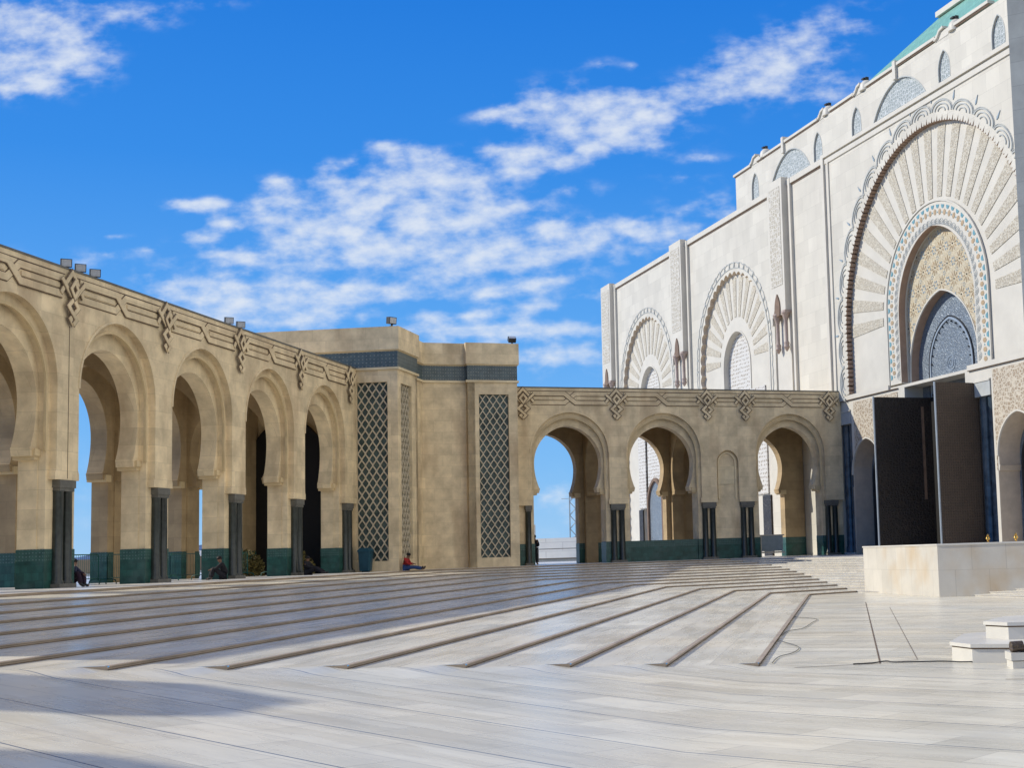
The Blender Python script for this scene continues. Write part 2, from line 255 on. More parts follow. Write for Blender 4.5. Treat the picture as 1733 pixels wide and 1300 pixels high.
def floor_mat(name, base, ang, rough, joints=None, tint=0.12):
    m = bpy.data.materials.new(name); m.use_nodes = True; nt = m.node_tree; b = nt.nodes['Principled BSDF']
    N = nt.nodes.new; L = nt.links.new
    tcn = N('ShaderNodeTexCoord'); mp = N('ShaderNodeMapping'); mp.inputs['Rotation'].default_value = (0, 0, ang)
    L(tcn.outputs['Object'], mp.inputs[0]); v = mp.outputs[0]
    def rng(s, a, b_, lo, hi):
        r = N('ShaderNodeMapRange'); r.inputs['From Min'].default_value = a; r.inputs['From Max'].default_value = b_
        r.inputs['To Min'].default_value = lo; r.inputs['To Max'].default_value = hi; L(s, r.inputs[0]); return r.outputs[0]
    br = N('ShaderNodeTexBrick'); L(v, br.inputs['Vector']); br.inputs['Scale'].default_value = 1
    br.inputs['Brick Width'].default_value = 1.25; br.inputs['Row Height'].default_value = 0.575; br.inputs['Mortar Size'].default_value = 0.006
    br.inputs['Color1'].default_value = (0, 0, 0, 1); br.inputs['Color2'].default_value = (1, 1, 1, 1); br.inputs['Mortar'].default_value = (.3, .3, .3, 1); br.inputs['Mortar Smooth'].default_value = 0.6
    st = N('ShaderNodeMapping'); st.inputs['Scale'].default_value = (0.35, 2.2, 1); L(v, st.inputs[0])
    n1 = N('ShaderNodeTexNoise'); n1.inputs['Scale'].default_value = 1.6; n1.inputs['Detail'].default_value = 7; n1.inputs['Roughness'].default_value = 0.6; L(st.outputs[0], n1.inputs['Vector'])
    n2 = N('ShaderNodeTexNoise'); n2.inputs['Scale'].default_value = 0.35; n2.inputs['Detail'].default_value = 3; L(v, n2.inputs['Vector'])
    a = N('ShaderNodeMath'); a.operation = 'MULTIPLY'
    L(rng(br.outputs[0], 0, 1, 1-tint, 1+tint), a.inputs[0]); L(rng(n1.outputs[0], 0.3, 0.7, 0.86, 1.06), a.inputs[1])
    sc = N('ShaderNodeVectorMath'); sc.operation = 'SCALE'
    mx = N('ShaderNodeMix'); mx.data_type = 'RGBA'; L(rng(n2.outputs[0], 0.35, 0.65, 0, 1), mx.inputs[0])
    mx.inputs[6].default_value = (base[0]*1.03, base[1]*0.99, base[2]*0.93, 1); mx.inputs[7].default_value = (base[0]*0.95, base[1]*0.97, base[2]*1.0, 1)
    L(mx.outputs[2], sc.inputs[0]); L(a.outputs[0], sc.inputs['Scale']); col = sc.outputs[0]
    n5 = N('ShaderNodeTexNoise'); n5.inputs['Scale'].default_value = 5.5; n5.inputs['Detail'].default_value = 8; n5.inputs['Roughness'].default_value = 0.7; n5.inputs['Distortion'].default_value = 0.6; L(st.outputs[0], n5.inputs['Vector'])
    ms = N('ShaderNodeMix'); ms.data_type = 'RGBA'; L(rng(n5.outputs[0], 0.54, 0.72, 0.0, 0.5), ms.inputs[0]); L(col, ms.inputs[6]); ms.inputs[7].default_value = (0.43, 0.375, 0.29, 1); col = ms.outputs[2]
    n6 = N('ShaderNodeTexNoise'); n6.inputs['Scale'].default_value = 0.8; n6.inputs['Detail'].default_value = 6; n6.inputs['Roughness'].default_value = 0.65; L(v, n6.inputs['Vector'])
    mt = N('ShaderNodeMix'); mt.data_type = 'RGBA'; L(rng(n6.outputs[0], 0.52, 0.75, 0.0, 0.35), mt.inputs[0]); L(col, mt.inputs[6]); mt.inputs[7].default_value = (0.46, 0.44, 0.41, 1); col = mt.outputs[2]
    jf = N('ShaderNodeMath'); jf.operation = 'MULTIPLY'; jf.inputs[1].default_value = 0.55; L(br.outputs[1], jf.inputs[0])
    mj = N('ShaderNodeMix'); mj.data_type = 'RGBA'; L(jf.outputs[0], mj.inputs[0]); L(col, mj.inputs[6]); mj.inputs[7].default_value = (0.2, 0.19, 0.17, 1); col = mj.outputs[2]
    if joints:
        sp = N('ShaderNodeSeparateXYZ'); L(v, sp.inputs[0])
        q = N('ShaderNodeMath'); q.operation = 'ADD'; q.inputs[1].default_value = joints[1]; L(sp.outputs[1], q.inputs[0])
        pp = N('ShaderNodeMath'); pp.operation = 'PINGPONG'; pp.inputs[1].default_value = joints[0]/2; L(q.outputs[0], pp.inputs[0])
        lt = N('ShaderNodeMath'); lt.operation = 'LESS_THAN'; lt.inputs[1].default_value = 0.009; L(pp.outputs[0], lt.inputs[0])
        m2 = N('ShaderNodeMix'); m2.data_type = 'RGBA'; L(lt.outputs[0], m2.inputs[0]); L(col, m2.inputs[6]); m2.inputs[7].default_value = (0.07, 0.10, 0.15, 1); col = m2.outputs[2]
    L(col, b.inputs['Base Color'])
    L(rng(n1.outputs[0], 0.3, 0.7, rough-0.04, rough+0.06), b.inputs['Roughness'])
    b.inputs['Specular IOR Level'].default_value = 0.24
    nb = N('ShaderNodeTexNoise'); nb.inputs['Scale'].default_value = 0.9; nb.inputs['Detail'].default_value = 2; L(v, nb.inputs['Vector'])
    bu = N('ShaderNodeBump'); bu.inputs['Strength'].default_value = 0.025; bu.inputs['Distance'].default_value = 0.02; L(nb.outputs[0], bu.inputs['Height']); L(bu.outputs[0], b.inputs['Normal'])
    return m
MT['floor_fore'] = floor_mat('marble_paving_foreground', (0.71, 0.665, 0.54), radians(38.9), 0.27, joints=(1.15, -4.68))
MT['floor_step'] = floor_mat('marble_paving_steps', (0.70, 0.65, 0.525), radians(-85.5), 0.27)
MT['floor_low'] = floor_mat('marble_paving_court', (0.71, 0.66, 0.53), radians(22.3), 0.27)
MT['floor_plat'] = floor_mat('marble_paving_platform', (0.70, 0.68, 0.64), radians(-85.5), 0.3)
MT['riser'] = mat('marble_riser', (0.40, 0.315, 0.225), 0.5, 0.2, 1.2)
MT['plinthtop'] = mat('marble_plinth', (0.64, 0.61, 0.54), 0.35, 0.1, 1.5)
MT['blockstone'] = mat('block_marble', (0.60, 0.56, 0.48), 0.5, 0.08, 1.2, brick=(0.62, 0.74, 0.006), vert=True, tint=0.06, stain=((0.50, 0.32, 0.12), 0.9, 0.55, 0.8))

# ---------------------------------------------------------------- frames and mesh helpers
def dirv(a): return (sin(a), cos(a))
def prp(a): return (cos(a), -sin(a))
aA, aB, aM = radians(5.47), radians(67.69), radians(-22.31)
class Frame:   # local x along the wall, local -y towards the court, z up
    def __init__(s, rot): s.rot = rot; s.m = Matrix.Rotation(rot, 3, 'Z')
    def w(s, x, y, z=0.0): return s.m @ Vector((x, y, z))
FA = Frame(pi/2-aA)
FB = Frame(pi/2-aB)
FM = Frame(pi/2-aM+pi)
FW = Frame(0.0)

class MB:
    def __init__(s): s.v = []; s.f = []
    def add(s, vs, fs):
        o = len(s.v); s.v += [tuple(p) for p in vs]; s.f += [tuple(i+o for i in f) for f in fs]
    def box(s, x0, x1, y0, y1, z0, z1):
        s.add([(x0,y0,z0),(x1,y0,z0),(x1,y1,z0),(x0,y1,z0),(x0,y0,z1),(x1,y0,z1),(x1,y1,z1),(x0,y1,z1)],
              [(0,3,2,1),(4,5,6,7),(0,1,5,4),(1,2,6,5),(2,3,7,6),(3,0,4,7)])
    def slab(s, outer, holes, y0, y1, axis='y'):
        rings = [outer]+list(holes)
        polys = [[Vector((p[0], p[1], 0)) for p in r] for r in rings]
        tris = tessellate_polygon(polys); flat = [p for r in rings for p in r]; n = len(flat)
        P = (lambda a, y, z: (a, y, z)) if axis == 'y' else (lambda a, y, z: (y, a, z))
        vs = [P(p[0], y0, p[1]) for p in flat]+[P(p[0], y1, p[1]) for p in flat]
        fs = [t for t in tris]+[tuple(i+n for i in reversed(t)) for t in tris]
        k = 0
        for r in rings:
            m = len(r)
            for i in range(m):
                j = (i+1) % m; fs.append((k+i, k+j, n+k+j, n+k+i))
            k += m
        s.add(vs, fs)
    def prism(s, poly, z0, z1):
        n = len(poly)
        tris = tessellate_polygon([[Vector((p[0], p[1], 0)) for p in poly]])
        vs = [(p[0], p[1], z0) for p in poly]+[(p[0], p[1], z1) for p in poly]
        fs = [tuple(t) for t in tris]+[tuple(i+n for i in reversed(t)) for t in tris]
        for i in range(n): j = (i+1) % n; fs.append((i, j, n+j, n+i))
        s.add(vs, fs)
    def lathe(s, cx, cy, prof, n=16, sq=False):
        vs = []; fs = []
        for (r, z) in prof:
            for k in range(n):
                a = 2*pi*(k+0.5)/n
                if sq: q = r/max(abs(cos(a)), abs(sin(a)))
                else: q = r
                vs.append((cx+q*cos(a), cy+q*sin(a), z))
        for i in range(len(prof)-1):
            for k in range(n):
                j = (k+1) % n; fs.append((i*n+k, i*n+j, (i+1)*n+j, (i+1)*n+k))
        fs.append(tuple(range(n-1, -1, -1))); fs.append(tuple((len(prof)-1)*n+k for k in range(n)))
        s.add(vs, fs)
    def tube(s, pts, r, n=6):
        pts = [Vector(p) for p in pts]; vs = []; fs = []
        for i, p in enumerate(pts):
            d = (pts[min(i+1, len(pts)-1)]-pts[max(i-1, 0)]).normalized()
            u = d.cross(Vector((0, 0, 1)));
            if u.length < 1e-3: u = d.cross(Vector((1, 0, 0)))
            u.normalize(); q = d.cross(u)
            for k in range(n):
                a = 2*pi*k/n; vs.append(tuple(p+u*cos(a)*r+q*sin(a)*r))
        for i in range(len(pts)-1):
            for k in range(n): j = (k+1) % n; fs.append((i*n+k, i*n+j, (i+1)*n+j, (i+1)*n+k))
        fs.append(tuple(range(n))); fs.append(tuple((len(pts)-1)*n+k for k in range(n-1, -1, -1)))
        s.add(vs, fs)
    def ribbon(s, pts, wd, y0, y1, closed=False):   # strip drawn in the x-z plane, y0 (front) .. y1
        n = len(pts); L_, R_ = [], []
        for i, p in enumerate(pts):
            a = pts[i-1] if (i > 0 or closed) else p; b = pts[(i+1) % n] if (i < n-1 or closed) else p
            d1 = Vector((p[0]-a[0], p[1]-a[1])); d2 = Vector((b[0]-p[0], b[1]-p[1]))
            if d1.length < 1e-9: d1 = d2
            if d2.length < 1e-9: d2 = d1
            d1.normalize(); d2.normalize(); n1 = Vector((-d1.y, d1.x)); n2 = Vector((-d2.y, d2.x)); m = n1+n2
            if m.length < 0.2: m = n1
            m.normalize(); k = wd/2/max(0.5, m.dot(n1)); L_.append((p[0]+m.x*k, p[1]+m.y*k)); R_.append((p[0]-m.x*k, p[1]-m.y*k))
        vs = []; fs = []
        for i in range(n): vs += [(L_[i][0], y0, L_[i][1]), (R_[i][0], y0, R_[i][1]), (R_[i][0], y1, R_[i][1]), (L_[i][0], y1, L_[i][1])]
        for i in range(n if closed else n-1):
            a, b = 4*i, 4*((i+1) % n)
            fs += [(a, a+1, b+1, b), (a+1, a+2, b+2, b+1), (a+3, a, b, b+3)]
        if not closed: fs += [(0, 3, 2, 1), (4*n-4, 4*n-3, 4*n-2, 4*n-1)]
        s.add(vs, fs)
    def poly(s, pts, y0, y1):
        n = len(pts); s.add([(p[0], y0, p[1]) for p in pts]+[(p[0], y1, p[1]) for p in pts],
              [tuple(range(n))]+[(i, (i+1) % n, n+(i+1) % n, n+i) for i in range(n)])

def mesh(name, mb, m, parent=None, off=(0, 0, 0), smooth=False, fr=None, label=None):
    me = bpy.data.meshes.new(name)
    ox, oy, oz = off
    me.from_pydata([(x-ox, y-oy, z-oz) for x, y, z in mb.v], [], mb.f); me.update()
    if m: me.materials.append(m)
    if smooth:
        for p in me.polygons: p.use_smooth = True
        try: me.set_sharp_from_angle(angle=radians(40))
        except Exception: pass
    o = bpy.data.objects.new(name, me); COL.objects.link(o)
    if parent: o.parent = parent
    if label: o['label'] = label
    return o
def inlay(o, mb, m):
    """surface pattern kept inside its part's mesh, with a material of its own"""
    import bmesh
    par = o.parent; ox, oy, oz = o['_off'] if '_off' in o else (0, 0, 0)
    me = o.data; k = len(me.materials); me.materials.append(MT[m]); bm = bmesh.new(); bm.from_mesh(me)
    vs = [bm.verts.new((x-ox, y-oy, z-oz)) for x, y, z in mb.v]
    for f in mb.f:
        try: q = bm.faces.new([vs[i] for i in f]); q.material_index = k
        except ValueError: pass
    bm.to_mesh(me); bm.free()
class Thing:
    """An Empty at the base of a thing; parts are given in frame coordinates."""
    def __init__(s, name, label, cat, frame=FW, base=(0, 0, 0), group=None):
        s.o = bpy.data.objects.new(name, None); COL.objects.link(s.o); s.o.empty_display_size = 0.3
        s.o.location = frame.w(*base); s.o.rotation_euler = (0, 0, frame.rot); s.base = base
        s.o['label'] = label; s.o['category'] = cat
        if group: s.o['group'] = group
    def part(s, name, mb, m, smooth=False, label=None): return mesh(name, mb, MT[m], s.o, s.base, smooth, label=label)
    def sub(s, par, name, mb, m, smooth=False): return mesh(name, mb, MT[m], par, s.base, smooth)
def copy_tree(o, parent=None):
    c = o.copy(); COL.objects.link(c)
    if parent: c.parent = parent
    for ch in list(o.children): copy_tree(ch, c)
    return c
def struct(name, mb, m, smooth=False):
    o = mesh(name, mb, MT[m], None, (0, 0, 0), smooth); o['kind'] = 'structure'; return o

# ---------------------------------------------------------------- ground: court, steps, platform
ZP = 0.98
NEAR = {7:(0.31,18.25),6:(-0.86,17.65),5:(-2.01,17.1),4:(-3.19,16.6),3:(-4.44,16.2),2:(-5.63,15.85),1:(-6.75,15.55),0:(-8.05,15.1),-1:(-9.35,14.6),-2:(-10.7,14.1),-3:(-12.25,13.5),-4:(-13.95,12.8),-5:(-15.9,12.0),-6:(-18.7,10.9)}
def at_v(p, q, v=-16.8):   # point of line p-q at distance v in frame B
    n = prp(aB); a = p[0]*n[0]+p[1]*n[1]; b = q[0]*n[0]+q[1]*n[1]; t = (v-a)/(b-a)
    return (p[0]+(q[0]-p[0])*t, p[1]+(q[1]-p[1])*t)
def uv(u, v):   # A offset u, B offset v -> world xy
    a, b = prp(aA), prp(aB); det = a[0]*b[1]-a[1]*b[0]
    return ((u*b[1]-v*a[1])/det, (a[0]*v-b[0]*u)/det)
def sb(s, v): d, n = dirv(aB), prp(aB); return (s*d[0]+v*n[0], s*d[1]+v*n[1])
BEND = {7:(2.42,44.46),6:(1.21,44.95),5:(0.08,46.3),4:(-1.07,47.3),3:(-2.24,48.6),2:(-3.48,50.1),1:(-4.62,51.5),0:(-5.86,53.2),-1:(-7.3,55.4)}
for i, u_, v_ in ((-2,-14.3,-56.4),(-3,-16.2,-59.4),(-4,-18.2,-63.2),(-5,-20.2,-67.6),(-6,-22.6,-73.2)): BEND[i] = uv(u_, v_)
MIT = {7:(21.18,-40.94),6:(21.5,-42.3),5:(22.05,-44.1),4:(22.55,-45.9),3:(23.05,-47.6),2:(23.6,-49.4),1:(24.2,-51.3),0:(24.85,-53.4),-1:(25.5,-55.5),-2:(26.3,-58.1),-3:(27.2,-61.2),-4:(28.2,-65.0),-5:(29.3,-69.6),-6:(30.8,-75.0)}
X350 = {0:(-7.7,20.82),-1:(-8.85,23.92),-2:(-10.04,27.16),-3:(-11.45,30.95),-4:(-12.93,34.95),-5:(-14.69,39.7),-6:(-17.31,46.8)}
LINES = {}
for i in range(7, -7, -1):
    k = BEND[i]; near = at_v(X350[i], k) if i in X350 else at_v(NEAR[i], k)
    LINES[i] = [near, k, sb(*MIT[i]), sb(MIT[i][0], -16.8)]
def lev(i): return (7-i)*0.07
mb = MB()
lo = LINES[7]
mb.add([(x, y, 0) for x, y in lo], [(0, 3, 2, 1)])
struct('court_floor', mb, 'floor_low')
tre = MB(); ris_a = MB(); ris_b = MB(); foot_gap = MB()
for i in range(7, -7, -1):
    P = LINES[i]; z0 = lev(i); z1 = z0+(0.047 if i > -6 else 0.07)
    for k in range(3):
        a, b = P[k], P[k+1]; ris = ris_b if k == 2 else ris_a
        dx, dy = b[0]-a[0], b[1]-a[1]; l = hypot(dx, dy)
        nx, ny = dy/l*0.02, -dx/l*0.02      # small rounded nosing towards the court
        tx, ty = dy/l*0.011, -dx/l*0.011
        if k < 2: foot_gap.add([(a[0]+tx, a[1]+ty, z0+0.003), (b[0]+tx, b[1]+ty, z0+0.003), (b[0], b[1], z0+0.008), (a[0], a[1], z0+0.008)], [(0, 1, 2, 3)])
        ris.add([(a[0], a[1], z0-0.01), (b[0], b[1], z0-0.01), (b[0], b[1], z1-0.018), (a[0], a[1], z1-0.018)], [(0, 1, 2, 3)])
        ris.add([(a[0], a[1], z1-0.018), (b[0], b[1], z1-0.018), (b[0]+nx, b[1]+ny, z1-0.012), (a[0]+nx, a[1]+ny, z1-0.012), (b[0]+nx, b[1]+ny, z1+0.001), (a[0]+nx, a[1]+ny, z1+0.001), (b[0]-nx*2, b[1]-ny*2, z1+0.003), (a[0]-nx*2, a[1]-ny*2, z1+0.003)], [(0, 1, 2, 3), (3, 2, 4, 5), (5, 4, 6, 7)])
    if i == -6: ZTOP = z1
    if i > -6:
        Q = LINES[i-1]
        z2 = z0+0.07
        for k in range(3): tre.add([(*P[k], z1), (*P[k+1], z1), (*Q[k+1], z2), (*Q[k], z2)], [(0, 3, 2, 1)])
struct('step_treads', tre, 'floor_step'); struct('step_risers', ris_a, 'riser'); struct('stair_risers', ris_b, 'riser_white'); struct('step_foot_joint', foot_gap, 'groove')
P = LINES[-6]; OUT = [uv(-170, -16.8), (-170, 95), (-90, 170), (110, 150), sb(150, -16.8)]
pl = MB()
pl.add([(*P[0], ZP), (*P[1], ZP), (*P[2], ZP), (*P[3], ZP)]+[(*q, ZP) for q in OUT], [(0, 1, 5, 4), (1, 2, 6, 5), (2, 7, 6), (2, 3, 8, 7)])
struct('platform_paving', pl, 'floor_plat')
# foreground paving: a ramp that follows the steps
UF = [LINES[i][0][0]*prp(aA)[0]+LINES[i][0][1]*prp(aA)[1] for i in range(7, -7, -1)]
ends = MB()     # end faces of the treads against the ramp
for i in range(7, -7, -1):
    a = LINES[i][0]; b = LINES[i-1][0] if i > -6 else uv(-26, -16.8); z1 = lev(i)+0.047; z2 = lev(i)+0.07
    ends.add([(*a, z1-0.1), (*b, z1-0.1), (*b, z2-0.002), (*a, z1-0.002)], [(0, 1, 2, 3)])
struct('step_ends', ends, 'riser')
def stair(u):
    z = 0.0
    for k, uu in enumerate(UF):
        nx_ = UF[k+1] if k < len(UF)-1 else uu-1.5
        if u < uu: z += 0.047*min(1.0, (uu-u)/0.25)+0.023*min(1.0, (uu-u)/(uu-nx_))
    return min(z, ZP)
def lin(u): return min(ZP, max(0.0, 0.0605*(-1.43-u)))
us = sorted(set([-170, -60, -40, -30, -22, 3, 8, 20, 60, 170]+[round(-21+0.07*k, 3) for k in range(310)]+[round(q_-e_, 3) for q_ in UF for e_ in (0, 0.001, 0.14, 0.28)]))
vs_ = [-16.8, -16.65, -16.5, -16.3, -16.05, -15.4, -14.5, -13.5, -10, -5, 0, 10, 40, 120]
fg = MB(); vv = []
for v_ in vs_:
    t = min(1.0, (v_+16.8)/0.75); t = t*t*(3-2*t)
    for u_ in us:
        x, y = uv(u_, v_); z = (1-t)*stair(u_)+t*lin(u_); vv.append((x, y, z))
n = len(us); fs = [(j*n+i, j*n+i+1, (j+1)*n+i+1, (j+1)*n+i) for j in range(len(vs_)-1) for i in range(n-1)]
fg.add(vv, fs); g = struct('foreground_paving', fg, 'floor_fore', True)
# wide joint lines set in the lower court
jt = MB()
def strip(mbx, a, b, wd, z, h=0.004):
    d = Vector((b[0]-a[0], b[1]-a[1])).normalized(); nx, ny = -d.y*wd/2, d.x*wd/2
    mbx.add([(a[0]+nx, a[1]+ny, z+h), (b[0]+nx, b[1]+ny, z+h), (b[0]-nx, b[1]-ny, z+h), (a[0]-nx, a[1]-ny, z+h)], [(0, 1, 2, 3)])
strip(jt, (0.76,17.9), (1.86,18.12), 0.03, 0.0); strip(jt, (1.86,18.13), (3.54,37.6), 0.022, 0.0); strip(jt, (2.39,18.56), (3.8,34.3), 0.009, 0.0); strip(jt, (1.9,18.18), (2.39,18.5), 0.02, 0.0)
strip(jt, (2.95,15.55), (4.2,15.2), 0.03, 0.0)
o = mesh('paving_joints', jt, MT['groove']); o['kind'] = 'structure'
# sea and coast beyond
sea = MB(); sea.add([(-9000, -3000, -14), (9000, -3000, -14), (9000, 12000, -14), (-9000, 12000, -14)], [(0, 1, 2, 3)]); struct('sea', sea, 'water')
hl = MB(); prev = None; K = 90
top = []
for k in range(K+1):
    x = -2600+k*26; y = 2500-0.25*x*0.3
    h = 34+6*sin(k*0.21)+3*sin(k*0.9+1)+random.uniform(-1, 2.4)
    top.append((x, y, h))
vv = []
for (x, y, h) in top: vv += [(x, y-160, -14), (x, y-60, h*0.75), (x, y, h), (x, y+200, -14)]
hl.add(vv, [(4*k+j, 4*k+4+j, 4*k+5+j, 4*k+1+j) for k in range(K) for j in range(3)])
struct('wooded_headland', hl, 'headland')
em = MB(); em.box(-150, -30, -1.5, 1.5, -1, 2.55)
o = mesh('embankment', em, MT['earth']); o['kind'] = 'structure'; o.location = (0, 150, 0); o.rotation_euler = (0, 0, radians(12))

# ---------------------------------------------------------------- arcades
def arc(cx, zc, R, e, a0, a1, n):   # arc of circle
    return [(cx+e+R*cos(a0+(a1-a0)*k/n), zc+R*sin(a0+(a1-a0)*k/n)) for k in range(n+1)]
def pointed(cx, hw, zc, rise, n=14):   # left spring -> apex -> right spring
    e = max(0.0, (rise*rise-hw*hw)/(2*hw)); R = hw+e; th = atan2(rise, e) if e > 0 else pi/2
    left = [(cx+e-R*cos(th*k/n), zc+R*sin(th*k/n)) for k in range(n+1)]
    return left+[(2*cx-x, z) for x, z in reversed(left[:-1])]
def arch_up(cx, hw, zc, rise, zb, foot=None, jamb=None):   # open outline, left bottom -> over -> right bottom
    pts = pointed(cx, hw, zc, rise)
    if foot is None: return [(cx-hw, zb)]+pts+[(cx+hw, zb)]
    zf, fw = foot; L_ = [(cx-jamb, zb), (cx-jamb, zf-0.30), (cx-fw-0.02, zf-0.28), (cx-fw+0.04, zf-0.02)]
    for k in range(0, 6):
        t = k/6; L_.append((cx-(hw-(hw-fw)*(1-t)**2), zf+(zc-zf)*t))
    return L_+pts+[(2*cx-x, z) for x, z in reversed(L_)]
def notch(x0, x1, z0, z1, ups):
    out = [(x0, z1), (x0, z0)]
    for u in ups: out += u
    return out+[(x1, z0), (x1, z1)]

def knot(g, r, x, y):
    a = [(-0.55,10.40),(-0.30,10.78),(0,11.16),(0.30,10.78),(0.55,10.40)]
    b = [(-0.55,10.88),(0.26,10.02),(-0.13,9.62),(0.02,9.44)]
    c = [(0.55,10.88),(-0.26,10.02),(0.13,9.62),(-0.02,9.44)]
    d = [(0,10.84),(-0.20,10.60),(0,10.34),(0.20,10.60)]
    for q, p_ in enumerate((a, b, c)):
        pp = [(x+u*1.18, z) for u, z in p_]; f = y-0.072-0.03*q
        g.ribbon(pp, 0.215, f-0.007, f+0.006); r.ribbon(pp, 0.135, f-0.035, f)
    pp = [(x+u, z) for u, z in d]; f = y-0.162
    g.ribbon(pp, 0.185, f-0.007, f+0.006, True); r.ribbon(pp, 0.11, f-0.03, f, True)
def frieze(g, r, x0, x1, y, cross):
    for (za, zb) in ((10.91, 10.38), (10.38, 10.91)):
        if cross:
            xm = (x0+x1)/2; p_ = [(x0+0.5, za), (xm-0.33, za), (xm+0.33, zb), (x1-0.5, zb)]
        else: p_ = [(x0+0.5, za), (x1-0.5, za)]
        f = y-0.036 if za > zb else y
        g.ribbon(p_, 0.30, f-0.006, f+0.005); r.ribbon(p_, 0.225, f-0.034, f)
    p_ = [(x0+0.62, 10.64), ((x0+x1)/2-(0.42 if cross else 0), 10.64)]; q_ = [((x0+x1)/2+(0.42 if cross else 0), 10.64), (x1-0.62, 10.64)]
    for s_ in (p_, q_): r.ribbon(s_, 0.15, y-0.03, y)
    g.ribbon([(x0+0.3, 11.06), (x1-0.3, 11.06)], 0.035, y-0.006, y+0.01)

def column_pair(t, x, y, one=0, lab=None):
    y += 0.14; c = MB(); xs = [x-0.25, x+0.25] if not one else [x+one*0.25]
    for xx in xs: c.lathe(xx, y, [(0.22, ZP+0.12), (0.22, ZP+0.2), (0.18, ZP+0.26), (0.168, 4.02), (0.20, 4.06)], 18)
    o = t.part('column', c, 'column', True)
    k = MB(); b = MB()
    x0, x1 = xs[0]-0.18, xs[-1]+0.18
    k.box(x0+0.02, x1-0.02, y-0.17, y+0.22, 4.05, 4.16); k.box(x0-0.02, x1+0.02, y-0.20, y+0.26, 4.16, 4.40)
    b.box(x0-0.05, x1+0.05, y-0.24, y+0.24, ZP, ZP+0.13)
    t.sub(o, 'capital', k, 'capital'); t.sub(o, 'base', b, 'capital')
def archivolt(t, cx, y, hw):
    m = MB()
    m.ribbon(pointed(cx, hw+0.005, 7.45, hw+0.05, 18), 0.09, y-0.025, y+0.01)
    o = t.part('arch_molding', m, 'stone')
    m = MB(); m.ribbon(arch_up(cx, hw-0.2, 7.3, hw-0.13, 5.3), 0.10, y+0.22, y+0.31); t.part('inner_arch_molding', m, 'mould')

